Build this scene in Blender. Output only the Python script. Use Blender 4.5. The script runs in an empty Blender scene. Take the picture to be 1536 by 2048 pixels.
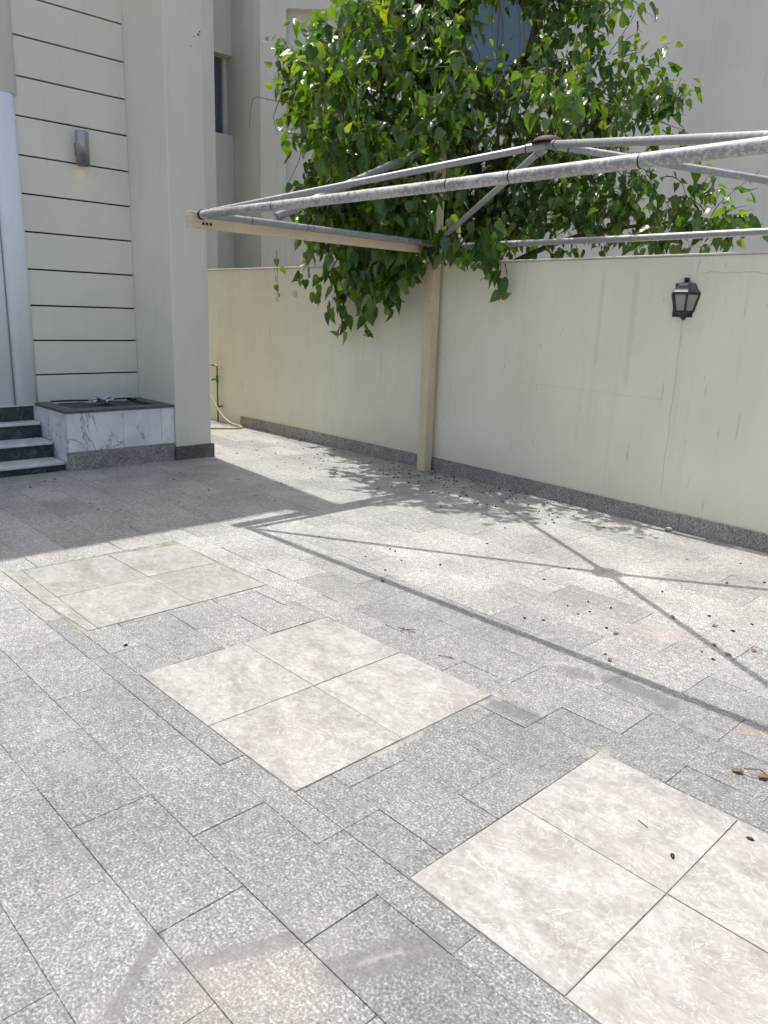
import bpy, math, random
from mathutils import Vector, Matrix

rnd = random.Random(7)
scene = bpy.context.scene
COL = scene.collection

# ------------------------------------------------------------------ camera
CAM_POS = Vector((0.0, 0.0, 1.75))
RIGHT = Vector((0.68721383, 0.72564423, 0.03431611))
DOWN = Vector((0.20532422, -0.14870457, -0.96733082))
FWD = Vector((-0.69683507, 0.67180905, -0.25118418))
cam_data = bpy.data.cameras.new('camera')
cam = bpy.data.objects.new('camera', cam_data)
COL.objects.link(cam)
m = Matrix.Identity(4)
for i in range(3):
    m[i][0] = RIGHT[i]; m[i][1] = -DOWN[i]; m[i][2] = -FWD[i]; m[i][3] = CAM_POS[i]
cam.matrix_world = m
cam_data.sensor_fit = 'VERTICAL'
cam_data.sensor_height = 32.0
cam_data.sensor_width = 24.0
cam_data.lens = 1534.8 / 2048.0 * 32.0
cam_data.clip_start = 0.05
cam_data.clip_end = 500.0
scene.camera = cam

def project(p):
    d = Vector(p) - CAM_POS
    z = d.dot(FWD)
    if z <= 0.05:
        return None
    return (768 + 1534.8 * d.dot(RIGHT) / z, 1024 + 1534.8 * d.dot(DOWN) / z, z)

# ------------------------------------------------------------------ light
SUN_DIR = Vector((0.302, -0.034, -1.0)).normalized()      # the way the light travels
elev = math.asin(-SUN_DIR.z)
azim = math.atan2(-SUN_DIR.x, -SUN_DIR.y)                  # clockwise from +Y
world = bpy.data.worlds.new('World')
scene.world = world
world.use_nodes = True
wn = world.node_tree.nodes
sky = wn.new('ShaderNodeTexSky')
sky.sky_type = 'NISHITA'
sky.sun_disc = False
sky.sun_elevation = elev
sky.sun_rotation = azim
sky.air_density = 1.0
sky.dust_density = 4.8
sky.ozone_density = 0.6
wn['Background'].inputs['Strength'].default_value = 0.128
world.node_tree.links.new(sky.outputs[0], wn['Background'].inputs['Color'])

sun_data = bpy.data.lights.new('sun', 'SUN')
sun_data.energy = 2.65
sun_data.angle = math.radians(0.53)
sun_data.color = (1.0, 0.97, 0.925)
sun = bpy.data.objects.new('sun', sun_data)
sun.rotation_euler = SUN_DIR.to_track_quat('-Z', 'Y').to_euler()
COL.objects.link(sun)

scene.view_settings.view_transform = 'Standard'
scene.view_settings.look = 'None'
scene.view_settings.gamma = 1.0
scene.view_settings.use_curve_mapping = False
scene.view_settings.exposure = 0.86
scene.cycles.use_adaptive_sampling = True
scene.cycles.adaptive_threshold = 0.02
scene.cycles.max_bounces = 6
scene.cycles.diffuse_bounces = 3
scene.cycles.glossy_bounces = 2
scene.cycles.transmission_bounces = 4
scene.cycles.transparent_max_bounces = 4

# ------------------------------------------------------------------ shader helpers
class NT:
    def __init__(self, name):
        self.mat = bpy.data.materials.new(name)
        self.mat.use_nodes = True
        self.t = self.mat.node_tree
        self.N = self.t.nodes
        self.b = self.N['Principled BSDF']
        self.out = self.N['Material Output']
        self._pos = None

    def lk(self, a, b):
        self.t.links.new(a, b)

    def put(self, sock, v):
        if hasattr(v, 'is_linked') or isinstance(v, bpy.types.NodeSocket):
            self.lk(v, sock)
        elif isinstance(v, (tuple, list)) and len(v) == 3 and sock.type == 'RGBA':
            sock.default_value = (*v, 1.0)
        else:
            sock.default_value = v

    def pos(self):
        if self._pos is None:
            self._pos = self.N.new('ShaderNodeNewGeometry').outputs['Position']
        return self._pos

    def objc(self):
        return self.N.new('ShaderNodeTexCoord').outputs['Object']

    def mapping(self, vec, scale=(1, 1, 1), loc=(0, 0, 0), rot=(0, 0, 0)):
        n = self.N.new('ShaderNodeMapping')
        self.lk(vec, n.inputs['Vector'])
        n.inputs['Scale'].default_value = scale
        n.inputs['Location'].default_value = loc
        n.inputs['Rotation'].default_value = rot
        return n.outputs[0]

    def noise(self, vec, scale, detail=3.0, rough=0.55, dist=0.0):
        n = self.N.new('ShaderNodeTexNoise')
        self.lk(vec, n.inputs['Vector'])
        n.inputs['Scale'].default_value = scale
        n.inputs['Detail'].default_value = detail
        n.inputs['Roughness'].default_value = rough
        n.inputs['Distortion'].default_value = dist
        return n.outputs['Fac']

    def voro(self, vec, scale, feature='F1', rand=1.0):
        n = self.N.new('ShaderNodeTexVoronoi')
        n.feature = feature
        self.lk(vec, n.inputs['Vector'])
        n.inputs['Scale'].default_value = scale
        n.inputs['Randomness'].default_value = rand
        return n.outputs['Distance']

    def math(self, op, a, b=None, c=None, clamp=False):
        n = self.N.new('ShaderNodeMath')
        n.operation = op
        n.use_clamp = clamp
        for i, v in enumerate((a, b, c)):
            if v is not None:
                self.put(n.inputs[i], v)
        return n.outputs[0]

    def ramp(self, fac, stops, interp='LINEAR'):
        n = self.N.new('ShaderNodeValToRGB')
        cr = n.color_ramp
        cr.interpolation = interp
        while len(cr.elements) < len(stops):
            cr.elements.new(0.5)
        for e, (p, c) in zip(cr.elements, stops):
            e.position = p
            e.color = (*c, 1) if isinstance(c, (tuple, list)) else (c, c, c, 1)
        self.lk(fac, n.inputs[0])
        return n.outputs[0]

    def sm(self, v, lo, hi):
        n = self.N.new('ShaderNodeMapRange')
        n.interpolation_type = 'SMOOTHSTEP'
        self.put(n.inputs[0], v)
        n.inputs[1].default_value = lo
        n.inputs[2].default_value = hi
        return n.outputs[0]

    def mix(self, fac, a, b, blend='MIX'):
        n = self.N.new('ShaderNodeMix')
        n.data_type = 'RGBA'
        n.blend_type = blend
        self.put(n.inputs[0], fac)
        self.put(n.inputs[6], a)
        self.put(n.inputs[7], b)
        return n.outputs[2]

    def sep(self, vec):
        n = self.N.new('ShaderNodeSeparateXYZ')
        self.lk(vec, n.inputs[0])
        return n.outputs

    def attr(self, name):
        n = self.N.new('ShaderNodeAttribute')
        n.attribute_name = name
        return n

    def bump(self, h, strength=0.2, dist=0.01):
        n = self.N.new('ShaderNodeBump')
        n.inputs['Strength'].default_value = strength
        n.inputs['Distance'].default_value = dist
        self.lk(h, n.inputs['Height'])
        self.lk(n.outputs[0], self.b.inputs['Normal'])

    def base(self, c, rough=0.6, spec=0.5, metal=0.0):
        self.put(self.b.inputs['Base Color'], c)
        self.put(self.b.inputs['Roughness'], rough)
        self.b.inputs['Specular IOR Level'].default_value = spec
        self.put(self.b.inputs['Metallic'], metal)
        return self.mat

    def seg_mask(self, p0, p1, w, soft, wob=0.5, scale=6.0):
        """soft blob along the ground segment p0-p1 with a ragged edge"""
        x, y, _ = self.sep(self.pos())
        dx, dy = p1[0] - p0[0], p1[1] - p0[1]
        L2 = dx * dx + dy * dy
        ax = self.math('SUBTRACT', x, p0[0]); ay = self.math('SUBTRACT', y, p0[1])
        t = self.math('DIVIDE', self.math('ADD', self.math('MULTIPLY', ax, dx), self.math('MULTIPLY', ay, dy)), L2, clamp=True)
        ex = self.math('SUBTRACT', ax, self.math('MULTIPLY', t, dx))
        ey = self.math('SUBTRACT', ay, self.math('MULTIPLY', t, dy))
        d = self.math('SQRT', self.math('ADD', self.math('MULTIPLY', ex, ex), self.math('MULTIPLY', ey, ey)))
        key = 6 if scale < 8 else (14 if scale < 20 else 30)
        if not hasattr(self, '_rag'): self._rag = {}
        if key not in self._rag: self._rag[key] = self.noise(self.pos(), key, 4, 0.65)
        n = self._rag[key]
        d2 = self.math('ADD', d, self.math('MULTIPLY', self.math('SUBTRACT', n, 0.5), -3.2 * w * wob))
        return self.math('SUBTRACT', 1.0, self.sm(d2, w - soft, w + soft))

M = {}

def mat_granite(name='granite paving', stained=False):
    g = NT(name)
    P = g.pos()
    a = g.noise(P, 105, 2.0, 0.6)
    b = g.noise(P, 240, 1.0, 0.6)
    cl = g.noise(P, 27, 2, 0.5)
    s = g.math('ADD', g.math('ADD', g.math('MULTIPLY', a, 0.56), g.math('MULTIPLY', b, 0.26)), g.math('MULTIPLY', cl, 0.18))
    col = g.ramp(s, [(0.37, (0.075, 0.075, 0.076)), (0.45, (0.16, 0.159, 0.158)), (0.52, (0.225, 0.224, 0.221)), (0.58, (0.36, 0.358, 0.349)), (0.64, (0.54, 0.535, 0.52))])
    fl = g.sm(g.noise(P, 150, 1.5, 0.5), 0.62, 0.70)
    col = g.mix(g.math('MULTIPLY', fl, 0.5), col, (0.10, 0.10, 0.105))
    big = g.noise(P, 1.7, 2, 0.6)
    col = g.mix(1.0, col, g.ramp(big, [(0.3, 0.80), (0.7, 1.12)]), 'MULTIPLY')
    dirt = g.noise(P, 5.5, 3, 0.65)
    col = g.mix(g.math('MULTIPLY', g.sm(dirt, 0.56, 0.74), 0.45), col, (0.15, 0.15, 0.153))
    dust = g.noise(g.mapping(P, loc=(5, 2, 0)), 3.2, 3, 0.65)
    col = g.mix(g.math('MULTIPLY', g.sm(dust, 0.54, 0.76), 0.4), col, (0.33, 0.325, 0.305))
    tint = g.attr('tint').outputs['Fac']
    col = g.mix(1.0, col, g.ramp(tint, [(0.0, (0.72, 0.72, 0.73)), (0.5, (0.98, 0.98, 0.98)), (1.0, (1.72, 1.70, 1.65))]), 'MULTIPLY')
    if stained:
        # cement smears dragged over the front tiles
        sm = g.noise(P, 28, 3, .6, 1.2)
        for p0, p1, w in [((-1.735, .83), (-1.57, .62), .022), ((-1.58, .83), (-1.465, 1.13), .026), ((-1.29, 1.13), (-1.19, 1.41), .05),
                          ((-1.94, 2.66), (-1.77, 2.69), .05), ((-1.72, 3.30), (-1.42, 3.30), .06), ((-1.95, 3.23), (-1.83, 3.24), .05)]:
            mk = g.math('MULTIPLY', g.seg_mask(p0, p1, w, w * .4, .8, 9), 0.7)
            col = g.mix(mk, col, g.ramp(sm, [(0.3, (0.085, 0.080, 0.088)), (0.7, (0.145, 0.139, 0.148))]))
        mk = g.math('MULTIPLY', g.seg_mask((-1.275, 1.20), (-1.225, 1.31), .008, .009, 1.8, 22), 0.25)
        col = g.mix(mk, col, (0.5, 0.49, 0.45))
        # pale yellowish patch at the front, rust spot at the right
        mk = g.math('MULTIPLY', g.seg_mask((-1.47, .86), (-1.33, 1.0), .10, .10, .9, 7), 0.22)
        col = g.mix(mk, col, (0.36, 0.32, 0.23))
        mk = g.math('MULTIPLY', g.seg_mask((-1.10, 3.33), (-1.02, 3.36), .022, .03, 1.3, 9), 0.35)
        col = g.mix(mk, col, (0.30, 0.17, 0.075))
        mk = g.math('MULTIPLY', g.seg_mask((-1.95, 4.02), (-1.75, 4.1), .09, .09, .9, 6), 0.25)
        col = g.mix(mk, col, (0.36, 0.28, 0.26))
        # mortar left round the patched slabs
        for p0, p1, w in [((-2.02, 2.735), (-1.975, 2.70), .014), ((-2.0, 2.54), (-1.995, 2.64), .014), ((-5.2, 1.50), (-4.35, 1.495), .016),
                          ((-2.0, 1.95), (-2.0, 2.2), .012), ((-1.435, 2.62), (-1.40, 2.695), .02)]:
            mk = g.seg_mask(p0, p1, w, w * .8, 1.5, 16)
            col = g.mix(g.math('MULTIPLY', mk, 0.42), col, (0.36, 0.34, 0.275))
    g.bump(s, 0.25, 0.004)
    return g.base(col, g.ramp(s, [(0.3, 0.48), (0.7, 0.66)]), 0.5)

def mat_limestone():
    g = NT('pale limestone')
    P = g.pos()
    tint = g.attr('tint').outputs['Fac']
    off = g.N.new('ShaderNodeCombineXYZ')
    g.lk(g.math('MULTIPLY', tint, 37.0), off.inputs[0]); g.lk(g.math('MULTIPLY', tint, 19.0), off.inputs[1])
    va = g.N.new('ShaderNodeVectorMath'); g.lk(P, va.inputs[0]); g.lk(off.outputs[0], va.inputs[1])
    Q = g.mapping(va.outputs[0], (1.0, 1.45, 1.0), rot=(0, 0, 0.35))
    a = g.noise(Q, 2.6, 4, 0.62, 1.4)
    b = g.noise(Q, 9.0, 4, 0.68, 1.8)
    c = g.noise(P, 45, 4, 0.65, 0.6)
    s = g.math('ADD', g.math('ADD', g.math('MULTIPLY', a, 0.42), g.math('MULTIPLY', b, 0.34)), g.math('MULTIPLY', c, 0.24))
    col = g.ramp(s, [(0.38, (0.205, 0.197, 0.180)), (0.46, (0.265, 0.257, 0.238)), (0.52, (0.315, 0.308, 0.288)), (0.62, (0.400, 0.394, 0.374))])
    fd = g.noise(Q, 22, 3, 0.7, 2.2)
    col = g.mix(g.math('MULTIPLY', g.sm(fd, 0.56, 0.72), 0.26), col, (0.185, 0.178, 0.168))
    col = g.mix(g.math('MULTIPLY', g.sm(fd, 0.45, 0.30), 0.3), col, (0.46, 0.457, 0.445))
    pk = g.noise(Q, 1.9, 3, 0.5, 0.6)
    col = g.mix(g.math('MULTIPLY', g.sm(pk, 0.50, 0.68), 0.4), col, (0.262, 0.242, 0.232))
    yl = g.noise(g.mapping(Q, loc=(3, 7, 0)), 2.4, 4, 0.6, 0.8)
    col = g.mix(g.math('MULTIPLY', g.sm(yl, 0.54, 0.72), 0.35), col, (0.295, 0.28, 0.22))
    vn = g.math('ABSOLUTE', g.math('SUBTRACT', g.noise(Q, 4.5, 5, 0.6, 2.5), 0.5))
    col = g.mix(g.math('MULTIPLY', g.math('SUBTRACT', 1.0, g.sm(vn, 0.0, 0.02)), 0.55), col, (0.47, 0.465, 0.45))
    vd = g.math('ABSOLUTE', g.math('SUBTRACT', g.noise(g.mapping(Q, loc=(9, 1, 0)), 6.5, 5, 0.65, 2.0), 0.5))
    gate = g.sm(g.noise(Q, 3.0, 2), 0.5, 0.6)
    col = g.mix(g.math('MULTIPLY', g.math('MULTIPLY', g.math('SUBTRACT', 1.0, g.sm(vd, 0.0, 0.012)), gate), 0.6), col, (0.19, 0.175, 0.165))
    pits = g.sm(g.voro(P, 26), 0.0, 0.07)
    gp = g.sm(g.noise(P, 6, 2), 0.5, 0.62)
    col = g.mix(g.math('MULTIPLY', g.math('MULTIPLY', g.math('SUBTRACT', 1.0, pits), gp), 0.5), col, (0.25, 0.24, 0.22))
    g.bump(s, 0.12, 0.004)
    return g.base(col, 0.5, 0.4)

def mat_bed():
    g = NT('joint mortar')
    n = g.noise(g.pos(), 2.6, 3, 0.6)
    col = g.ramp(n, [(0.36, (0.045, 0.045, 0.045)), (0.48, (0.11, 0.108, 0.105)), (0.60, (0.27, 0.262, 0.245))])
    return g.base(col, 0.95, 0.1)

def mat_ground():
    g = NT('bare ground')
    n = g.noise(g.pos(), 2.0, 5, 0.6)
    return g.base(g.ramp(n, [(0.3, (0.22, 0.19, 0.15)), (0.7, (0.34, 0.30, 0.24))]), 0.95, 0.1)

def vline(g, u, z, u0, z0, z1, w, wob, seed, scale=2.2):
    """mask of a wandering near-vertical hairline at u0 between z0 and z1"""
    cz = g.N.new('ShaderNodeCombineXYZ'); g.lk(z, cz.inputs[2]); cz.inputs[0].default_value = seed
    n = g.noise(cz.outputs[0], scale, 3, 0.62)
    d = g.math('ABSOLUTE', g.math('SUBTRACT', g.math('SUBTRACT', u, u0), g.math('MULTIPLY', g.math('SUBTRACT', n, 0.5), wob)))
    line = g.math('SUBTRACT', 1.0, g.sm(d, w * .4, w))
    return g.math('MULTIPLY', line, g.math('MULTIPLY', g.sm(z, z0, z0 + .12), g.math('SUBTRACT', 1.0, g.sm(z, z1 - .05, z1))))

def hline(g, u, z, z_at, u0, u1, w, wob, seed, scale=2.2):
    cu = g.N.new('ShaderNodeCombineXYZ'); g.lk(u, cu.inputs[0]); cu.inputs[1].default_value = seed
    n = g.noise(cu.outputs[0], scale, 3, 0.62)
    d = g.math('ABSOLUTE', g.math('SUBTRACT', g.math('SUBTRACT', z, z_at), g.math('MULTIPLY', g.math('SUBTRACT', n, 0.5), wob)))
    line = g.math('SUBTRACT', 1.0, g.sm(d, w * .4, w))
    return g.math('MULTIPLY', line, g.math('MULTIPLY', g.sm(u, u0, u0 + .06), g.math('SUBTRACT', 1.0, g.sm(u, u1 - .15, u1))))

def mat_boundary():
    g = NT('weathered cream wall paint')
    P = g.pos()
    x, y, z = g.sep(P)
    big = g.noise(g.mapping(P, (1, 1, 0.7)), 1.1, 3, 0.6)
    col = g.ramp(big, [(0.3, (0.74, 0.715, 0.57)), (0.55, (0.80, 0.775, 0.63)), (0.75, (0.83, 0.81, 0.67))])
    st = g.noise(g.mapping(P, (5.0, 5.0, 0.32)), 1.6, 3, 0.6)
    col = g.mix(g.math('MULTIPLY', g.sm(st, 0.54, 0.74), 0.12), col, (0.42, 0.40, 0.335))
    fine = g.noise(g.mapping(P, (26, 26, 1.3)), 1.3, 3, 0.6)
    gate = g.sm(g.noise(g.mapping(P, (1.5, 1.5, 1.0)), 2.5, 3), 0.50, 0.64)
    col = g.mix(g.math('MULTIPLY', g.math('MULTIPLY', g.sm(fine, 0.63, 0.72), gate), 0.4), col, (0.25, 0.24, 0.21))
    # splash dirt just above the skirting, drip stains from the coping
    low = g.math('SUBTRACT', 1.0, g.sm(g.math('ADD', z, g.math('MULTIPLY', st, 0.35)), 0.22, 0.75))
    col = g.mix(g.math('MULTIPLY', low, 0.22), col, (0.50, 0.47, 0.38))
    for u0, z0, z1, w in [(-3.885, 1.3, 2.2, .03), (-3.55, 1.15, 2.2, .035)]:
        mk = vline(g, x, z, u0, z0, z1, w, 0.06, u0, 1.2)
        col = g.mix(g.math('MULTIPLY', mk, 0.16), col, (0.36, 0.35, 0.31))
    cr = None
    for mk in [vline(g, x, z, -3.078, 0.25, 1.80, .0055, .05, 1.3), vline(g, x, z, -3.01, 2.08, 2.30, .005, .09, 3.3, 5),
               hline(g, x, z, 2.15, -3.0, -1.2, .005, .13, 5.1, 3.0), vline(g, x, z, -7.20, 0.85, 1.75, .005, .10, 8.2)]:
        cr = mk if cr is None else g.math('MAXIMUM', cr, mk)
    col = g.mix(g.math('MULTIPLY', cr, 0.33), col, (0.20, 0.19, 0.165))
    hl = hline(g, x, z, 1.11, -4.6, -3.05, .006, .05, 4.2)
    col = g.mix(g.math('MULTIPLY', hl, 0.12), col, (0.25, 0.24, 0.21))
    # dark peeled nicks
    nk = g.noise(g.mapping(P, (50, 50, 7)), 1.0, 1, 0.5)
    g2 = g.sm(g.noise(P, 3.3, 3), 0.55, 0.65)
    col = g.mix(g.math('MULTIPLY', g.math('MULTIPLY', g.sm(nk, 0.72, 0.77), g2), 0.5), col, (0.16, 0.15, 0.13))
    h = g.noise(P, 24, 2, 0.6)
    g.bump(g.math('ADD', g.math('MULTIPLY', h, 0.5), g.math('MULTIPLY', big, 1.5)), 0.25, 0.012)
    return g.base(col, 0.85, 0.25)

def mat_paint(name, c, dirt=(0.35, 0.34, 0.30), amt=0.18):
    g = NT(name)
    P = g.pos()
    big = g.noise(g.mapping(P, (1, 1, 0.6)), 0.9, 3, 0.6)
    col = g.mix(1.0, c, g.ramp(big, [(0.3, 0.92), (0.7, 1.05)]), 'MULTIPLY')
    st = g.noise(g.mapping(P, (7, 7, 0.5)), 1.5, 3, 0.6)
    col = g.mix(g.math('MULTIPLY', g.sm(st, 0.55, 0.76), amt), col, dirt)
    g.bump(g.noise(P, 30, 2, 0.6), 0.12, 0.008)
    return g.base(col, 0.85, 0.25)

def mat_skirting(name='speckled granite skirting', dark=1.0):
    g = NT(name)
    P = g.pos()
    s = g.noise(P, 70, 3, 0.6)
    col = g.ramp(s, [(0.35, (0.15 * dark, 0.14 * dark, 0.132 * dark)), (0.5, (0.27 * dark, 0.25 * dark, 0.235 * dark)), (0.66, (0.46 * dark, 0.43 * dark, 0.405 * dark))])
    big = g.noise(P, 3.0, 4, 0.6)
    col = g.mix(1.0, col, g.ramp(big, [(0.3, 0.8), (0.7, 1.15)]), 'MULTIPLY')
    z = g.sep(P)[2]
    du = g.math('MULTIPLY', g.math('SUBTRACT', 1.0, g.sm(z, 0.0, 0.09)), g.sm(g.noise(P, 6, 3), .35, .7))
    col = g.mix(g.math('MULTIPLY', du, 0.35), col, (0.42, 0.39, 0.34))
    return g.base(col, 0.5, 0.4)

def mat_marble():
    g = NT('white veined marble')
    P = g.pos()
    Q = g.mapping(P, (1.0, 1.0, 0.55), rot=(0.25, 0, 0))
    a = g.noise(Q, 3.0, 5, 0.6, 0.8)
    col = g.ramp(a, [(0.35, (0.68, 0.69, 0.69)), (0.6, (0.85, 0.85, 0.84))])
    v = g.math('ABSOLUTE', g.math('SUBTRACT', g.noise(Q, 2.3, 6, 0.66, 2.2), 0.5))
    gate = g.sm(g.noise(g.mapping(P, loc=(2, 5, 1)), 2.2, 2), 0.46, 0.58)
    mk = g.math('MULTIPLY', g.math('SUBTRACT', 1.0, g.sm(v, 0.004, 0.028)), gate)
    col = g.mix(g.math('MULTIPLY', mk, 0.75), col, (0.20, 0.20, 0.21))
    return g.base(col, 0.3, 0.5)

def mat_simple(name, c, rough=0.6, spec=0.5, metal=0.0, var=0.12, scale=12, bump=0.0):
    g = NT(name)
    P = g.pos()
    n = g.noise(P, scale, 4, 0.6)
    col = g.mix(1.0, c, g.ramp(n, [(0.3, 1 - var), (0.7, 1 + var)]), 'MULTIPLY')
    if bump:
        g.bump(n, bump, 0.01)
    return g.base(col, g.ramp(n, [(0.3, max(0.02, rough - .08)), (0.7, min(1, rough + .08))]), spec, metal)

def mat_galv(name='weathered galvanised pipe', lo=.56, amt=.45):
    g = NT(name)
    P = g.pos()
    n = g.noise(P, 42, 5, 0.68, 0.4)
    big = g.noise(P, 2.2, 3, 0.5)
    k = g.math('ADD', n, g.math('MULTIPLY', g.math('SUBTRACT', big, 0.5), 0.35))
    flake = g.math('MULTIPLY', g.sm(k, lo, lo + .12), amt)
    zinc = g.ramp(g.noise(P, 60, 3, 0.6), [(0.3, (0.24, 0.247, 0.25)), (0.7, (0.32, 0.325, 0.325))])
    col = g.mix(flake, zinc, (0.50, 0.49, 0.46))
    rough = g.ramp(flake, [(0.0, 0.42), (1.0, 0.8)])
    metal = g.math('MULTIPLY', g.math('SUBTRACT', 1.0, flake), 0.35)
    g.bump(flake, 0.15, 0.003)
    return g.base(col, rough, 0.5, metal)

def mat_steel_beige():
    g = NT('chipped beige steel paint')
    P = g.pos()
    n = g.noise(P, 3, 4, 0.6)
    col = g.ramp(n, [(0.3, (0.60, 0.50, 0.32)), (0.7, (0.69, 0.60, 0.42))])
    ch = g.noise(P, 30, 4, 0.65)
    col = g.mix(g.math('MULTIPLY', g.sm(ch, 0.66, 0.72), 0.7), col, (0.17, 0.09, 0.05))
    return g.base(col, 0.55, 0.45)

def mat_leaf():
    g = NT('mulberry leaf')
    t = g.attr('tint').outputs['Fac']
    v = g.attr('rib').outputs['Fac']
    up = g.ramp(t, [(0.0, (0.012, 0.042, 0.009)), (0.45, (0.024, 0.074, 0.012)), (0.8, (0.052, 0.125, 0.016)), (0.97, (0.13, 0.21, 0.025)), (1.0, (0.36, 0.28, 0.03))])
    n = g.noise(g.pos(), 14, 4, 0.6)
    up = g.mix(1.0, up, g.ramp(n, [(0.3, 0.78), (0.7, 1.2)]), 'MULTIPLY')
    up = g.mix(g.math('MULTIPLY', g.math('SUBTRACT', 1.0, g.sm(v, 0.0, 0.10)), 0.45), up, (0.16, 0.24, 0.06))
    tr = g.ramp(t, [(0.0, (0.07, 0.18, 0.006)), (0.45, (0.16, 0.32, 0.010)), (0.97, (0.46, 0.58, 0.025)), (1.0, (0.7, 0.46, 0.03))])
    geo = g.N.new('ShaderNodeNewGeometry')
    under = g.mix(g.math('MULTIPLY', geo.outputs['Backfacing'], 0.55), up, (0.12, 0.19, 0.06))
    g.base(under, g.ramp(n, [(0.3, 0.20), (0.7, 0.34)]), 0.7)
    wv = g.N.new('ShaderNodeTexWave')
    g.lk(g.objc(), wv.inputs['Vector']); wv.inputs['Scale'].default_value = 9
    wv.inputs['Distortion'].default_value = 4
    g.bump(g.math('ADD', wv.outputs['Fac'], g.math('MULTIPLY', n, 2.0)), 0.35, 0.008)
    ts = g.N.new('ShaderNodeBsdfTranslucent')
    g.lk(tr, ts.inputs['Color'])
    mx = g.N.new('ShaderNodeMixShader')
    mx.inputs[0].default_value = 0.40
    g.lk(g.b.outputs[0], mx.inputs[1]); g.lk(ts.outputs[0], mx.inputs[2])
    g.lk(mx.outputs[0], g.out.inputs['Surface'])
    return g.mat

def mat_emit(name, c, s):
    g = NT(name)
    g.base((0.8, 0.75, 0.6), 0.5)
    g.b.inputs['Emission Color'].default_value = (*c, 1)
    g.b.inputs['Emission Strength'].default_value = s
    return g.mat

def mat_glass_dark():
    g = NT('window glass')
    g.base((0.09, 0.125, 0.16), 0.06, 0.8)  # bluish sky reflection put into the base colour of the glass
    return g.mat

def mat_riser():
    g = NT('dark green blue marble')
    P = g.pos()
    v = g.noise(P, 9, 5, 0.65, 1.5)
    col = g.ramp(v, [(0.35, (0.014, 0.022, 0.030)), (0.55, (0.028, 0.042, 0.052)), (0.72, (0.10, 0.13, 0.14))])
    return g.base(col, 0.25, 0.5)

M['granite'] = mat_granite()
M['granite_stained'] = mat_granite('stained granite paving', True)
M['limestone'] = mat_limestone()
M['bed'] = mat_bed()
M['ground'] = mat_ground()
M['boundary'] = mat_boundary()
M['house'] = mat_paint('villa cream paint', (0.77, 0.75, 0.645), amt=.10)
M['neigh'] = mat_paint('neighbour cream paint', (0.67, 0.67, 0.60))
M['column'] = mat_paint('white column paint', (0.85, 0.86, 0.87), (0.6, 0.6, 0.6), 0.08)
M['jambtop'] = mat_paint('pale grey jamb paint', (0.76, 0.765, 0.77), (0.6, 0.6, 0.58), 0.08)
M['skirting'] = mat_skirting()
M['skirting_dark'] = mat_skirting('dark granite skirting', 0.42)
M['marble'] = mat_marble()
M['riser'] = mat_riser()
M['tread'] = mat_simple('trodden white marble tread', (0.62, 0.625, 0.60), 0.4, 0.5, 0, 0.18, 7)
M['cap'] = mat_simple('dark grey stone cap', (0.095, 0.095, 0.10), 0.45, 0.4, 0, 0.3, 14)
M['groove'] = mat_simple('black channel strip', (0.012, 0.013, 0.014), 0.5)
M['galv'] = mat_galv(lo=.53, amt=.5)
M['galv_flaked'] = mat_galv('flaking galvanised pipe', .47, .85)
M['steel'] = mat_steel_beige()
M['plate'] = mat_simple('pale end plate', (0.62, 0.56, 0.46), 0.6, 0.4, 0, 0.15, 20)
M['rust'] = mat_simple('rusty dark plate', (0.07, 0.028, 0.022), 0.7, 0.4, 0, 0.4, 30)
M['leaf'] = mat_leaf()
M['bark'] = mat_simple('grey brown bark', (0.10, 0.075, 0.05), 0.9, 0.2, 0, 0.4, 20, 0.5)
M['twig'] = mat_simple('thin twig bark', (0.13, 0.105, 0.07), 0.85, 0.2, 0, 0.3, 30)
M['black'] = mat_simple('black lantern metal', (0.022, 0.026, 0.026), 0.42, 0.5, 0, 0.35, 40)
M['black_top'] = mat_simple('dusty black lantern roof', (0.075, 0.085, 0.086), 0.45, 0.5, 0.2, 0.3, 30)
M['frost'] = mat_simple('frosted lantern glass', (0.31, 0.30, 0.265), 0.35, 0.5, 0, 0.08, 18)
M['alu'] = mat_simple('brushed aluminium', (0.42, 0.43, 0.44), 0.35, 0.5, 0.75, 0.08, 60)
M['lens'] = mat_emit('warm lamp lens', (1.0, 0.72, 0.40), .7)
M['green'] = mat_simple('green water pipe', (0.03, 0.16, 0.10), 0.45, 0.5, 0, 0.25, 20)
M['brass'] = mat_simple('dull brass', (0.16, 0.14, 0.08), 0.4, 0.5, 0.6, 0.2, 40)
M['hose'] = mat_simple('beige rubber hose', (0.46, 0.38, 0.22), 0.55, 0.4, 0, 0.15, 20)
M['berry'] = mat_simple('black mulberry', (0.012, 0.008, 0.012), 0.5, 0.4, 0, 0.4, 60)
M['dry'] = mat_simple('dry brown leaf', (0.15, 0.10, 0.055), 0.8, 0.2, 0, 0.4, 40)
M['dry_red'] = mat_simple('reddish dry leaf', (0.19, 0.10, 0.08), 0.8, 0.2, 0, 0.35, 40)
M['soil'] = mat_simple('dry planter soil', (0.12, 0.112, 0.105), 0.95, 0.1, 0, 0.4, 25, 0.6)
M['bag'] = mat_simple('crumpled plastic film', (0.62, 0.61, 0.62), 0.3, 0.5, 0, 0.15, 30, 0.3)
M['glass'] = mat_glass_dark()
M['frame'] = mat_simple('grey aluminium frame', (0.13, 0.14, 0.15), 0.4, 0.5, 0.3, 0.1, 20)
M['stone'] = mat_simple('rough pebble', (0.36, 0.34, 0.29), 0.9, 0.2, 0, 0.25, 40, 0.5)

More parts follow.
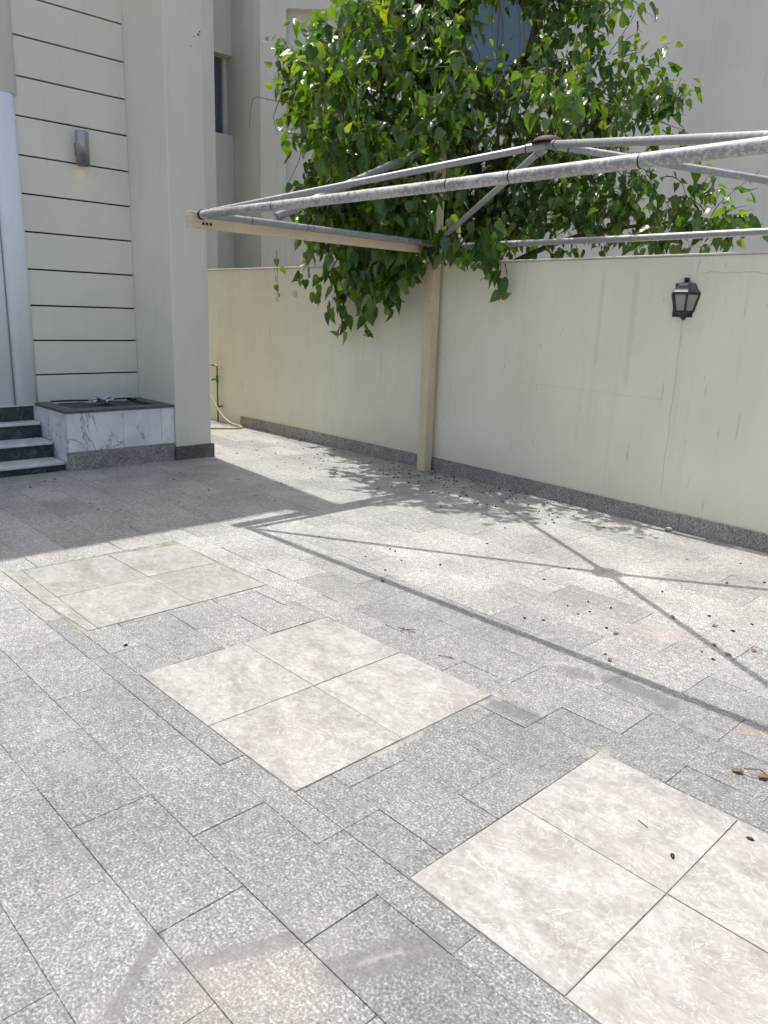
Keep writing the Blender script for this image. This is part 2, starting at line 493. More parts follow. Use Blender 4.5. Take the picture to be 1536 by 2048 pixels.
# ------------------------------------------------------------------ mesh helpers
class MB:
    def __init__(self):
        self.v = []; self.f = []; self.smooth = []

    def add(self, verts, faces, smooth=False):
        o = len(self.v)
        self.v.extend([tuple(q) for q in verts])
        for f in faces:
            self.f.append(tuple(i + o for i in f)); self.smooth.append(smooth)
        return self

    def box(self, x0, x1, y0, y1, z0, z1):
        return self.add([(x0, y0, z0), (x1, y0, z0), (x1, y1, z0), (x0, y1, z0), (x0, y0, z1), (x1, y0, z1), (x1, y1, z1), (x0, y1, z1)],
                        [(0, 3, 2, 1), (4, 5, 6, 7), (0, 1, 5, 4), (1, 2, 6, 5), (2, 3, 7, 6), (3, 0, 4, 7)])

    def prism(self, pts, z0, z1):
        n = len(pts)
        return self.add([(x, y, z0) for x, y in pts] + [(x, y, z1) for x, y in pts],
                        [tuple(range(n - 1, -1, -1)), tuple(range(n, 2 * n))] + [(i, (i + 1) % n, n + (i + 1) % n, n + i) for i in range(n)])

    def tube(self, path, r, seg=10, caps=True):
        path = [Vector(q) for q in path]
        rs = r if isinstance(r, (list, tuple)) else [r] * len(path)
        rings = []; up = None
        for i, q in enumerate(path):
            d = (path[min(i + 1, len(path) - 1)] - path[max(i - 1, 0)]).normalized()
            if up is None:
                up = Vector((0, 0, 1)) if abs(d.z) < .9 else Vector((1, 0, 0))
            a = d.cross(up).normalized(); b = a.cross(d).normalized(); up = b
            rings.append([q + (a * math.cos(t) + b * math.sin(t)) * rs[i] for t in (2 * math.pi * k / seg for k in range(seg))])
        vs = [p for ring in rings for p in ring]; fs = []
        for i in range(len(rings) - 1):
            for k in range(seg):
                k2 = (k + 1) % seg
                fs.append((i * seg + k, i * seg + k2, (i + 1) * seg + k2, (i + 1) * seg + k))
        self.add(vs, fs, True)
        if caps:
            n = len(rings)
            self.add(rings[0], [tuple(range(seg - 1, -1, -1))]); self.add(rings[-1], [tuple(range(seg))])
        return self

    def lathe(self, prof, c, seg=16, axis='z'):
        vs = []; fs = []
        for r, z in prof:
            for k in range(seg):
                t = 2 * math.pi * k / seg
                vs.append((c[0] + r * math.cos(t), c[1] + r * math.sin(t), c[2] + z))
        for i in range(len(prof) - 1):
            for k in range(seg):
                k2 = (k + 1) % seg
                fs.append((i * seg + k, i * seg + k2, (i + 1) * seg + k2, (i + 1) * seg + k))
        return self.add(vs, fs, True)

    def build(self, name, mat, parent=None, bevel=0.0, tint=None):
        me = bpy.data.meshes.new(name)
        me.from_pydata(self.v, [], self.f)
        me.polygons.foreach_set('use_smooth', self.smooth)
        me.materials.append(M[mat] if isinstance(mat, str) else mat)
        if tint is not None:
            at = me.attributes.new('tint', 'FLOAT', 'FACE')
            at.data.foreach_set('value', tint if isinstance(tint, list) else [tint] * len(self.f))
        me.update()
        ob = bpy.data.objects.new(name, me)
        COL.objects.link(ob)
        if bevel:
            bv = ob.modifiers.new('bevel', 'BEVEL'); bv.width = bevel; bv.segments = 2; bv.limit_method = 'ANGLE'
        if parent is not None:
            ob.parent = parent
            ob.matrix_parent_inverse = Matrix.Translation(parent.location).inverted()
        return ob

def tag(o, label=None, cat=None, group=None, kind=None):
    if label: o['label'] = label
    if cat: o['category'] = cat
    if group: o['group'] = group
    if kind: o['kind'] = kind
    return o

def thing(name, loc, label, cat, group=None):
    o = bpy.data.objects.new(name, None)
    o.empty_display_size = 0.1
    o.location = loc
    COL.objects.link(o)
    return tag(o, label, cat, group)

# ------------------------------------------------------------------ ground and paving
gr = MB().add([(-150, -150, -.12), (150, -150, -.12), (150, 150, -.12), (-150, 150, -.12)], [(0, 1, 2, 3)]).build('ground', 'ground')
tag(gr, 'bare sandy ground around the paved yard', 'ground', kind='structure')

WX = -5.985
def wall_y(x):
    return 6.50 if x < WX else 6.50 - 0.052 * (x - WX)

bed = MB().add([(-17, -5, -.005), (4, -5, -.005), (4, 6.6, -.005), (-17, 6.6, -.005)], [(0, 1, 2, 3)]).build('paving', 'bed')
tag(bed, 'grey granite paving with pale limestone patches across the yard', 'paving', kind='structure')

def row_y(i, x):
    return 1.122 + i * (0.30 - 0.0045 * (x + 3.6))

SLABS = [(-5.165, -3.925, 1.525, 2.755), (-3.262, -2.018, 1.533, 2.708), (-1.416, -0.243, 1.533, 2.668)]

def subtract(r, s):
    x0, x1, y0, y1 = r
    a0, a1, b0, b1 = s
    if a0 >= x1 or a1 <= x0 or b0 >= y1 or b1 <= y0:
        return [r]
    out = []
    if b0 > y0: out.append((x0, x1, y0, b0))
    if b1 < y1: out.append((x0, x1, b1, y1))
    lo, hi = max(y0, b0), min(y1, b1)
    if a0 > x0: out.append((x0, a0, lo, hi))
    if a1 < x1: out.append((a1, x1, lo, hi))
    return out

def tile_geo(mb, q, rng, gap=None, thick=0.02):
    """chamfered tile on four ground corners, each corner shifted in by the joint"""
    gap = gap or rng.choice([.0004, .0007, .0010, .0013])
    c = Vector((sum(p[0] for p in q) / 4, sum(p[1] for p in q) / 4))
    zt = rng.uniform(-.0008, .0008)
    sx, sy = rng.uniform(-.0012, .0012), rng.uniform(-.0012, .0012)
    def inset(d):
        res = []
        for k in range(4):
            p = Vector(q[k]); a = (Vector(q[k - 1]) - p).normalized(); b = (Vector(q[(k + 1) % 4]) - p).normalized()
            res.append(p + (a + b) * d)
        return res
    o, n = inset(gap), inset(gap + .0016)
    z = lambda p: zt + (p.x - c.x) * sx * 2 + (p.y - c.y) * sy * 2
    vs = [(p.x, p.y, -thick) for p in o] + [(p.x, p.y, z(p) - .0014) for p in o] + [(p.x, p.y, z(p)) for p in n]
    fs = [(8, 9, 10, 11)] + [(k, (k + 1) % 4, 4 + (k + 1) % 4, 4 + k) for k in range(4)] + [(4 + k, 4 + (k + 1) % 4, 8 + (k + 1) % 4, 8 + k) for k in range(4)]
    mb.add(vs, fs)

TL = 0.614
OVERRIDE = {2: [-1.907], 3: [-1.60], 4: [-1.907]}
cands = []
for i in range(-16, 19):
    off = -1.43 if i % 2 == 0 else -1.43 - TL / 2
    j = -9
    while True:
        x1 = off - j * TL; x0 = x1 - TL
        j += 1
        if x0 > 3.4: continue
        if x1 < -16.5: break
        spans = [(x0, x1)]
        if i in OVERRIDE and x1 > -2.018 and x0 < -1.416:
            spans = []
            if x0 < -2.018: spans.append((x0, -2.018))
            if x1 > -1.416: spans.append((-1.416, x1))
        for a, b in spans:
            cands.append((i, a, b))
for i, cuts in OVERRIDE.items():
    xs = [-2.018] + cuts + [-1.416]
    for a, b in zip(xs[:-1], xs[1:]):
        cands.append((i, a, b))

tiles = []
for i, x0, x1 in cands:
    xm = (x0 + x1) / 2
    q = [(x0, row_y(i, x0)), (x1, row_y(i, x1)), (x1, row_y(i + 1, x1)), (x0, row_y(i + 1, x0))]
    if min(p[1] for p in q) > wall_y(xm): continue
    q = [(px, min(py, wall_y(px) + .01)) for px, py in q]
    if x1 < -8.2 and row_y(i + 1, xm) < 4.7: continue
    if q[3][1] - q[0][1] < .03: continue
    r = (x0, x1, row_y(i, xm), row_y(i + 1, xm))
    hit = any(not (s[0] >= r[1] or s[1] <= r[0] or s[2] >= r[3] or s[3] <= r[2]) for s in SLABS)
    if not hit:
        tiles.append(q)
    else:
        rs = [r]
        for s in SLABS:
            rs = [w for t in rs for w in subtract(t, s)]
        for a, b, c, d in rs:
            if b - a > .02 and d - c > .02:
                tiles.append([(a, c), (b, c), (b, d), (a, d)])

def tile_score(q):
    cx = sum(p[0] for p in q) / 4; cy = sum(p[1] for p in q) / 4
    best = 0
    vis = False
    for p in list(q) + [(cx, cy)]:
        s = project((p[0], p[1], 0))
        if s and -10 < s[0] < 1546 and 860 < s[1] < 2058:
            vis = True
    if not vis: return 0
    pts = [project((p[0], p[1], 0)) for p in q]
    if any(t is None for t in pts): return 1
    ar = 0
    for k in range(4):
        ar += pts[k][0] * pts[(k + 1) % 4][1] - pts[(k + 1) % 4][0] * pts[k][1]
    return abs(ar) / 2

STAINS = [(-1.75, -1.15, .58, 1.42), (-2.05, -1.75, 2.48, 2.75), (-1.97, -1.4, 3.2, 3.33), (-1.1, -.98, 3.25, 3.4), (-2.05, -1.7, 3.95, 4.2), (-5.2, -4.3, 1.45, 1.55), (-2.03, -1.97, 1.9, 2.25), (-1.45, -1.38, 2.6, 2.72)]
rt = random.Random(3)
scored = sorted(((tile_score(q), n, q) for n, q in enumerate(tiles)), key=lambda t: -t[0])
rest = MB(); rest_t = []
for rank, (s, n, q) in enumerate(scored):
    cyq = sum(p[1] for p in q) / 4; cxq = sum(p[0] for p in q) / 4
    far_lift = min(1, max(0, (math.hypot(cxq, cyq) - 2.3) / 3.0))      # far ground's brighter light put into the tile colour, growing with distance
    tv = min(1, max(0, rt.gauss(.22 + .58 * far_lift, .06)))
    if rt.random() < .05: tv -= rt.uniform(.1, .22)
    if rank < 300 and s > 0:
        mb = MB(); tile_geo(mb, q, rt)
        near = any(min(p[0] for p in q) - .12 < b and max(p[0] for p in q) + .12 > a and min(p[1] for p in q) - .12 < d and max(p[1] for p in q) + .12 > c for a, b, c, d in STAINS)
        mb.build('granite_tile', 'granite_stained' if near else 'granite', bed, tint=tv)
    else:
        before = len(rest.f)
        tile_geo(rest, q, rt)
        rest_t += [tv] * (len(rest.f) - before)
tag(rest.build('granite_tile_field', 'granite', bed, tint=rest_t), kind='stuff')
print('tiles in view', sum(1 for s in scored if s[0] > 0), 'of', len(tiles))

beige = [
    # patch by the house: a narrow strip and four slabs
    [(-5.165, 1.525), (-4.53, 1.527), (-4.53, 1.622), (-5.150, 1.630)], [(-4.53, 1.527), (-3.925, 1.555), (-3.925, 1.612), (-4.53, 1.622)],
    [(-5.150, 1.630), (-4.53, 1.622), (-4.535, 2.222), (-5.13, 2.215)], [(-4.53, 1.622), (-3.925, 1.612), (-3.925, 2.215), (-4.535, 2.222)],
    [(-5.13, 2.215), (-4.535, 2.222), (-4.515, 2.725), (-5.06, 2.755)], [(-4.535, 2.222), (-3.925, 2.215), (-3.932, 2.74), (-4.515, 2.725)],
    # middle patch
    [(-3.262, 1.533), (-2.634, 1.533), (-2.634, 2.112), (-3.258, 2.118)], [(-2.634, 1.533), (-2.018, 1.535), (-2.020, 2.108), (-2.634, 2.112)],
    [(-3.258, 2.118), (-2.634, 2.112), (-2.636, 2.706), (-3.256, 2.703)], [(-2.634, 2.112), (-2.020, 2.108), (-2.021, 2.708), (-2.636, 2.706)],
    # patch at the right
    [(-1.416, 1.535), (-.830, 1.533), (-.830, 2.102), (-1.412, 2.110)], [(-.830, 1.533), (-.243, 1.533), (-.243, 2.100), (-.830, 2.102)],
    [(-1.412, 2.110), (-.830, 2.102), (-.834, 2.655), (-1.414, 2.668)], [(-.830, 2.102), (-.243, 2.100), (-.243, 2.655), (-.834, 2.655)],
]
M['grout'] = mat_simple('pale grout', (0.26, 0.245, 0.215), 0.95, 0.1, 0, 0.35, 8)
for a, b, c, d in SLABS:
    MB().box(a + .001, b - .001, c + .001, d - .001, -.015, -.0022).build('grout_bed', 'grout', bed)
for k, q in enumerate(beige):
    mb = MB(); tile_geo(mb, q, rt, .0018)
    for idx in range(len(mb.v)):
        if idx >= 4:
            mb.v[idx] = (mb.v[idx][0], mb.v[idx][1], mb.v[idx][2] + .003)
    mb.build('limestone_tile', 'limestone', bed, tint=rt.random())

# ------------------------------------------------------------------ boundary wall
WALL_H = 2.285
xs = [-15.0, WX, 3.5]
wl = thing('boundary_wall', (-5.9, 6.6, 0), 'weathered cream boundary wall with a lantern on it and granite skirting', 'wall')
front = [(x, wall_y(x)) for x in xs]
back = [(x, wall_y(x) + .22) for x in reversed(xs)]
MB().prism(front + back, -.1, WALL_H).build('wall_body', 'boundary', wl, bevel=.008)
mb = MB()
mb.prism([(x, y - .012) for x, y in front] + [(x, y + .012) for x, y in back], WALL_H + .001, WALL_H + .018)
mb.build('coping', mat_paint('coping plaster', (0.62, 0.60, 0.53), amt=.3), wl, bevel=.006)
sk = -9.95
rs_ = random.Random(5)
while sk < 3.4:
    e = min(sk + rs_.choice([.88, 1.12, 1.12, 1.0]), 3.4)
    if sk < WX < e: e = WX
    a, b = sk + .002, e - .002
    h = .15 + rs_.uniform(-.003, .003)
    MB().prism([(a, wall_y(a) - .022), (b, wall_y(b) - .022), (b, wall_y(b) - .001), (a, wall_y(a) - .001)], -.005, h).build('skirting_stone', 'skirting', wl, bevel=.003)
    sk = e
# round conduit cover and patched plaster knob on the wall
MB().tube([(-8.62, 6.502, 1.955), (-8.62, 6.485, 1.955)], .045, 18).build('conduit_cover', 'plate', wl)

# ------------------------------------------------------------------ carport frame
def carport_side(x, main):
    lab = ('beige steel cantilever post and beam holding the shade frame, standing at the wall' if main
           else 'beige steel cantilever post and beam at the far right end of the shade frame')
    yw = wall_y(x) - .115
    t = thing('carport_post', (x, yw, 0), lab, 'post', 'cantilever posts of the shade frame')
    MB().box(x - .06, x + .06, yw - .06, yw + .06, -.005, 3.50).build('post', 'steel', t, bevel=.006)
    MB().box(x - .062, x + .062, yw - .062, yw + .062, 3.502, 3.512).build('post_cap', 'plate', t)
    MB().box(x - .05, x + .05, 3.44, yw - .062, 2.378, 2.498).build('beam', 'steel', t, bevel=.005)
    MB().box(x - .053, x + .053, 3.425, 3.438, 2.374, 2.502).build('end_plate', 'plate', t, bevel=.002)
    # stay pipe from the post head down to a gusset on the beam
    MB().tube([(x, 4.30, 2.545), (x, yw - .05, 3.46)], .038, 14).build('stay', 'galv', t)
    g = MB().add([(x - .006, 4.22, 2.4985), (x - .006, 4.46, 2.4985), (x - .006, 4.42, 2.60), (x - .006, 4.34, 2.60),
                  (x + .006, 4.22, 2.4985), (x + .006, 4.46, 2.4985), (x + .006, 4.42, 2.60), (x + .006, 4.34, 2.60)],
                 [(0, 1, 2, 3), (7, 6, 5, 4), (0, 4, 5, 1), (1, 5, 6, 2), (2, 6, 7, 3), (3, 7, 4, 0)])
    g.build('gusset', 'plate', t)
    MB().box(x + .051, x + .068, yw - .14, yw - .06, 2.40, 2.50).build('clip', 'rust', t)
    return t

carport_side(WX, True)
carport_side(-1.085, False)

fr = thing('shade_frame', (-3.535, 4.9, 2.45), 'galvanised pipe pyramid shade frame without fabric above the yard', 'shade frame')
xl, xr = WX + .115, -1.085 - .115
yo, yi = 3.50, 6.30
zf = 2.475
PK = (-3.535, 4.89, 2.945)
MB().tube([(xl - .03, yo, zf), ((xl + xr) / 2, yo, zf - .004), (xr + .03, yo, zf)], .0335, 18).build('front_pipe', 'galv_flaked', fr)
MB().tube([(xl - .03, yi, zf - .03), ((xl + xr) / 2, yi - .004, zf - .036), (xr + .03, yi, zf - .03)], .028, 16).build('rear_pipe', 'galv', fr)
MB().tube([(xl, yo + .04, zf - .002), (xl, yi - .03, zf - .006)], .030, 16).build('side_pipe', 'galv', fr)
MB().tube([(xr, yo + .04, zf - .015), (xr, yi - .03, zf - .03)], .036, 16).build('side_pipe', 'galv', fr)
for cx, cy in ((xl, yo), (xl, yi), (xr, yo), (xr, yi)):
    c = Vector((cx, cy, zf + .01)); p = Vector(PK)
    d = (p - c).normalized()
    MB().tube([c + d * .05, p - d * .03], .025, 14).build('hip_pipe', 'galv', fr)
    MB().tube([p - d * .15, p - d * .015], .0285, 14).build('hip_sleeve', 'galv', fr)
hub = MB().lathe([(0.001, .055), (.06, .05), (.095, .035), (.112, .012), (.112, .006), (.09, .020), (.001, .025)], PK, 22)
hub.build('hub_cap', 'rust', fr)
for cx, cy, sx in ((xl, yo, -1), (xr, yo, 1)):
    MB().tube([(cx + sx * .015, cy, zf), (cx + sx * .04, cy, zf)], .040, 16).build('pipe_collar', 'rust', fr)
for k in range(3):
    MB().tube([(xl - .06, yo + .03 + k * .035, zf - .075), (xl - .06, yo + .03 + k * .035, zf - .055)], .009, 8).build('bolt', 'rust', fr)

# tie straps left from the fabric, and weld beads
for yy in (3.95, 4.55, 4.62, 5.3, 5.85):
    MB().tube([(xl, yy, zf - .003), (xl, yy + .007, zf - .003)], .0312, 14).build('tie_strap', 'groove', fr)
for xx in (-4.9, -3.2, -2.75, -2.0):
    MB().tube([(xx, yo, zf - .002), (xx + .006, yo, zf - .002)], .0350, 14).build('tie_strap', 'groove', fr)
for xx in (-4.8, -3.6, -2.4):
    MB().tube([(xx, yi - .003, zf - .034), (xx + .006, yi - .003, zf - .034)], .0292, 14).build('tie_strap', 'groove', fr)
for cx, cy in ((xl, yo), (xl, yi), (xr, yo), (xr, yi)):
    c = Vector((cx, cy, zf + .01)); d = (Vector(PK) - c).normalized()
    MB().tube([c + d * .05, c + d * .062], .0275, 12).build('weld_bead', 'rust', fr)
    MB().tube([Vector(PK) - d * .158, Vector(PK) - d * .148], .0290, 12).build('weld_bead', 'rust', fr)

# ------------------------------------------------------------------ villa
XF, XG = -8.05, -8.95
vl = thing('villa', (-9.0, 4.0, 0), 'cream two storey villa with black grooved wall and plain pilaster at left', 'house')
MB().box(-18.0, -9.03, -7.0, 4.80, -.1, 9.25).build('wall_body', 'house', vl)
# pilaster carried up to the parapet
MB().box(-9.029, XF, 4.372, 4.832, -.1, 9.72).build('pilaster', 'house', vl, bevel=.012)
MB().box(-9.5, -8.36, -7.0, 4.369, 9.20, 9.70).build('parapet', 'house', vl, bevel=.01)
MB().box(-9.0, -8.992, 3.12, 4.371, .45, 9.20).build('channel_strip', 'groove', vl)
grooves = [.945, 1.321, 1.696, 2.076, 2.459, 2.838, 3.214, 3.591, 3.966, 4.342, 4.716, 5.092, 5.468]
edges = [.40] + grooves + [9.195]
for a, b in zip(edges[:-1], edges[1:]):
    za = a + (.0085 if a > .5 else 0); zb = b - (.0085 if b < 9 else 0)
    MB().box(-8.990, XG, 3.14, 4.3705, za, zb).build('wall_panel', 'house', vl, bevel=.003)
MB().box(-8.990, XG - .001, 3.05, 3.1385, .40, 9.195).build('wall_edge', 'house', vl)
# dark mud spots left on the pilaster
for yy, zz, rr_ in ((4.78, 4.53, .010), (4.80, 4.56, .008), (4.73, 4.50, .006), (4.69, 4.40, .005)):
    MB().lathe([(.001, -rr_), (rr_ * .8, -rr_ * .5), (rr_, .2 * rr_), (rr_ * .5, rr_), (.001, rr_ * 1.3)], (XF + .001, yy, zz), 7).build('mud_spot', 'groove', vl)
# pilaster skirting
MB().box(XF + .001, XF + .026, 4.352, 4.858, -.005, .158).build('skirting_stone', 'skirting_dark', vl, bevel=.004)
MB().box(-9.0, XF, 4.833, 4.857, -.005, .158).build('skirting_stone', 'skirting_dark', vl, bevel=.004)
# entrance jamb with rounded corners, white below and cream above
def rounded(x0, x1, y0, y1, r, n=5):
    pts = []
    for cx, cy, a0 in ((x1 - r, y0 + r, -90), (x1 - r, y1 - r, 0), (x0 + r, y1 - r, 90), (x0 + r, y0 + r, 180)):
        for k in range(n + 1):
            a = math.radians(a0 + 90 * k / n)
            pts.append((cx + r * math.cos(a), cy + r * math.sin(a)))
    return pts
def jamb(x0, x1, y0, y1, z0, z1, mat, name):
    mb = MB().prism(rounded(x0, x1, y0, y1, .07), z0, z1)
    mb.smooth = [False, False] + [True] * (len(mb.f) - 2)
    ob = mb.build(name, mat, vl)
    return ob
jamb(-9.6, -8.90, 2.935, 3.165, .615, 3.775, 'column', 'jamb_column')
jamb(-9.6, -8.90, 2.945, 3.195, 3.777, 9.19, 'jambtop', 'jamb_wall')
jamb(-9.6, -8.955, 2.40, 2.9335, .615, 3.775, 'column', 'jamb_column')
jamb(-9.6, -8.955, 2.40, 2.9435, 3.777, 9.19, 'jambtop', 'jamb_wall')

# planter beside the steps
pl = thing('planter', (-8.5, 3.75, 0), 'white marble planter box with dark stone rim against the villa', 'planter')
px0, px1, py0, py1 = XG + .002, -8.085, 3.128, 4.369
jy = [3.130, 3.750, 4.205, 4.369]
for a, b in zip(jy[:-1], jy[1:]):
    MB().box(px1 - .02, px1, a + .0015, b - .0015, .20, .612).build('marble_slab', 'marble', pl, bevel=.002)
for a, b in ((px1 - .022, -8.36), (-8.36, -8.64), (-8.64, XG + .004)):
    MB().box(b + .0015, a - .0015, py0, py0 + .02, .001, .612).build('marble_slab', 'marble', pl, bevel=.002)
MB().box(px1 - .019, px1 + .022, py0 - .012, 4.350, -.005, .198).build('skirting_stone', 'skirting', pl, bevel=.004)
MB().box(px1 - .035, px1 - .021, py0 + .021, py1 - .001, .01, .60).build('inner_wall', 'soil', pl)
rim = [(px1 - .16, px1 + .02, py0 - .018, py1 - .002), (px0, px1 - .162, py0 - .018, py0 + .15), (px0, px1 - .162, py1 - .15, py1 - .002)]
for k, (a, b, c, d) in enumerate(rim):
    MB().box(a, b, c, d, .614, .640 + .001 * k).build('rim_stone', 'cap', pl, bevel=.004)
so = MB()
nx, ny = 10, 14
rr = random.Random(2)
vs = [(px0 + (px1 - .04 - px0) * i / nx, py0 + .03 + (py1 - py0 - .05) * j / ny, .606 + rr.uniform(-.014, .014)) for j in range(ny + 1) for i in range(nx + 1)]
so.add(vs, [(j * (nx + 1) + i, j * (nx + 1) + i + 1, (j + 1) * (nx + 1) + i + 1, (j + 1) * (nx + 1) + i) for j in range(ny) for i in range(nx)], True)
so.build('soil', 'soil', pl)
for pth in ([(-8.86, 3.27, .655), (-8.86, 3.50, .652), (-8.86, 3.70, .645)], [(-8.80, 3.98, .652), (-8.80, 4.12, .655), (-8.80, 4.20, .652)], [(-8.7, 4.10, .65), (-8.70, 4.21, .648)]):
    MB().tube(pth, .009, 8).build('drip_pipe', 'groove', pl)

# crumpled knotted plastic bag on the planter
bg = MB()
c = Vector((-8.62, 3.76, .655))
for k in range(13):
    a = k / 13 * 2 * math.pi + rr.uniform(-.2, .2)
    L = rr.uniform(.09, .17)
    d = Vector((math.cos(a) * .7, math.sin(a), rr.uniform(.05, .55))).normalized()
    s = d.cross(Vector((0, 0, 1))).normalized()
    n = s.cross(d)
    w = rr.uniform(.018, .035)
    p1, p2 = c + d * L * .5, c + d * L - Vector((0, 0, rr.uniform(.0, .05)))
    vs = [c - s * .006, c + s * .006, p1 + s * w + n * .012, p1 + n * -.01, p1 - s * w + n * .012, p2 + s * w * 1.3, p2 + n * .02, p2 - s * w * 1.3]
    vs2 = [v - n * .003 for v in vs]
    fs = [(0, 1, 2, 3), (0, 3, 4), (3, 2, 5, 6), (4, 3, 6, 7)]
    bg.add(vs, fs, True); bg.add(vs2, [tuple(reversed(f)) for f in fs], True)
bg.lathe([(.001, -.02), (.02, -.01), (.022, .01), (.012, .03), (.02, .06), (.03, .085), (.026, .09), (.001, .05)], c, 8)
tag(bg.build('plastic_bag', 'bag'), 'crumpled knotted pale plastic bag lying on the marble planter', 'bag')

# entrance steps
st = thing('entrance_steps', (-8.5, 2.3, 0), 'white marble entrance steps with dark risers left of the planter', 'steps')
sy0, sy1 = -1.5, 3.108
for k, (xn, z) in enumerate(((-8.135, .100), (-8.447, .272), (-8.765, .447))):
    MB().box(xn - .33, xn - .022, sy0, sy1 - .004, max(-.01, z - .175), z - .0335).build('riser', 'riser', st)
    MB().box(xn - .345, xn, sy0, sy1, z - .032, z).build('tread', 'tread', st, bevel=.009)
yj = [sy0, 1.9, 2.75, sy1]
for a, b in zip(yj[:-1], yj[1:]):
    MB().box(-9.3, -8.945, a + .002, b - .002, .449, .605).build('riser', 'riser', st, bevel=.002)
MB().box(-9.6, -8.940, sy0, sy1, .606, .614).build('landing', 'marble', st)

# up and down wall light on the villa
ul = thing('wall_light', (XG, 3.80, 3.36), 'silver cylinder wall light between the black grooves of the villa', 'wall light')
cx, cy = XG + .105, 3.80
MB().lathe([(.066, .010), (.070, .0), (.070, .335), (.064, .345), (.060, .335), (.060, .30), (.001, .30)], (cx, cy, 3.185), 24).build('cylinder', 'alu', ul)
MB().lathe([(.058, 0), (.001, 0)], (cx, cy, 3.203), 20).build('lens', 'lens', ul)
MB().box(XG + .001, XG + .045, cy - .045, cy + .045, 3.29, 3.42).build('bracket', 'frame', ul, bevel=.004)
ld = bpy.data.lights.new('wall_light_bulb', 'SPOT')
ld.energy = .05; ld.color = (1.0, .74, .45); ld.spot_size = math.radians(120); ld.spot_blend = .6; ld.shadow_soft_size = .03
lo = bpy.data.objects.new('bulb', ld)
lo.location = (cx, cy, 3.18); COL.objects.link(lo); lo.parent = ul
lo.matrix_parent_inverse = Matrix.Translation(ul.location).inverted()

# ------------------------------------------------------------------ lantern on the boundary wall
LX = -3.075
LY = wall_y(LX)
ln = thing('wall_lantern', (LX, LY, 1.77), 'black half lantern with frosted panes on the cream boundary wall', 'lantern')
def hexring(r, z, yshift=0.0):
    pts = [(-1, 0), (-.5, -.866), (.5, -.866), (1, 0)]
    return [Vector((LX + r * a, LY - .002 + r * b - yshift, z)) for a, b in pts]
def loft(mb, rings, cap0=True, cap1=True, smooth=False):
    n = len(rings[0]); vs = [p for r in rings for p in r]; fs = []
    for i in range(len(rings) - 1):
        for k in range(n):
            k2 = (k + 1) % n
            fs.append((i * n + k, i * n + k2, (i + 1) * n + k2, (i + 1) * n + k))
    mb.add(vs, fs, smooth)
    if cap0: mb.add(rings[0], [tuple(range(n - 1, -1, -1))])
    if cap1: mb.add(rings[-1], [tuple(range(n))])
    return mb
zb, zt = 1.842, 1.985
rb, rtp = .078, .115
loft(MB(), [hexring(rb, zb + .002), hexring(rtp, zt - .002)]).build('pane_block', 'frost', ln)
for k in range(4):
    a = hexring(rb + .003, zb)[k]; b = hexring(rtp + .003, zt)[k]
    a.y -= .003 if k in (1, 2) else .004; b.y -= .003 if k in (1, 2) else .004
    MB().tube([a, b], .009, 6).build('bar', 'black', ln)
loft(MB(), [hexring(.001, 1.772), hexring(.016, 1.782), hexring(.030, 1.800), hexring(.040, 1.815), hexring(.062, 1.826), hexring(.084, 1.838), hexring(.084, 1.852)]).build('base', 'black', ln)
loft(MB(), [hexring(.122, 1.978), hexring(.128, 1.990), hexring(.128, 1.998)]).build('collar', 'black', ln)
loft(MB(), [hexring(.126, 1.9985), hexring(.112, 2.012), hexring(.098, 2.030), hexring(.088, 2.052), hexring(.066, 2.070), hexring(.034, 2.080), hexring(.020, 2.084)]).build('roof', 'black_top', ln)
MB().lathe([(.001, 0), (.018, .0), (.021, .028), (.023, .030), (.001, .031)], (LX, LY - .026, 2.083), 12).build('finial', 'black', ln)
MB().box(LX - .10, LX + .10, LY - .004, LY - .0005, 1.80, 2.07).build('back_plate', 'black', ln)

# ------------------------------------------------------------------ tap stand and hose
tx, ty = -10.50, 6.43
tp = thing('garden_tap', (tx, ty, 0), 'green water pipe stand with brass taps against the far wall', 'tap')
MB().tube([(tx, ty, -.005), (tx, ty, .60), (tx, ty, .61), (tx, ty, .72)], [.013, .013, .02, .02], 10).build('pipe', 'green', tp)
MB().tube([(tx, ty, .72), (tx, ty, .86)], .012, 10).build('upper_pipe', 'brass', tp)
MB().tube([(tx, ty, .86), (tx - .03, ty - .01, .875), (tx - .09, ty - .03, .875)], .014, 10).build('upper_tap', 'brass', tp)
MB().tube([(tx, ty - .01, .65), (tx - .06, ty - .03, .665), (tx - .10, ty - .035, .64)], .013, 10).build('lower_tap', 'green', tp)
MB().box(tx + .01, tx + .07, ty - .02, ty - .008, .805, .82).build('handle', 'brass', tp)
MB().box(tx - .02, tx + .05, ty - .02, ty + .06, .235, .25).build('clamp', 'brass', tp)
hp = [(-10.60, 6.40, .885), (-10.68, 6.39, .87), (-10.74, 6.36, .80), (-10.73, 6.34, .66), (-10.62, 6.33, .50), (-10.45, 6.33, .32), (-10.25, 6.34, .15), (-10.05, 6.36, .05), (-9.86, 6.40, .022), (-9.75, 6.38, .016), (-9.71, 6.28, .016), (-9.76, 6.16, .016), (-9.85, 6.04, .016), (-9.95, 5.86, .016), (-10.10, 5.66, .016), (-10.4, 5.4, .016)]
def smooth_path(pts, n=5):
    P = [Vector(q) for q in pts]; out = []
    for i in range(len(P) - 1):
        p0, p1, p2, p3 = P[max(i - 1, 0)], P[i], P[i + 1], P[min(i + 2, len(P) - 1)]
        for k in range(n):
            t = k / n
            out.append(.5 * ((2 * p1) + (p2 - p0) * t + (2 * p0 - 5 * p1 + 4 * p2 - p3) * t * t + (3 * p1 - p0 - 3 * p2 + p3) * t ** 3))
    out.append(P[-1])
    return out
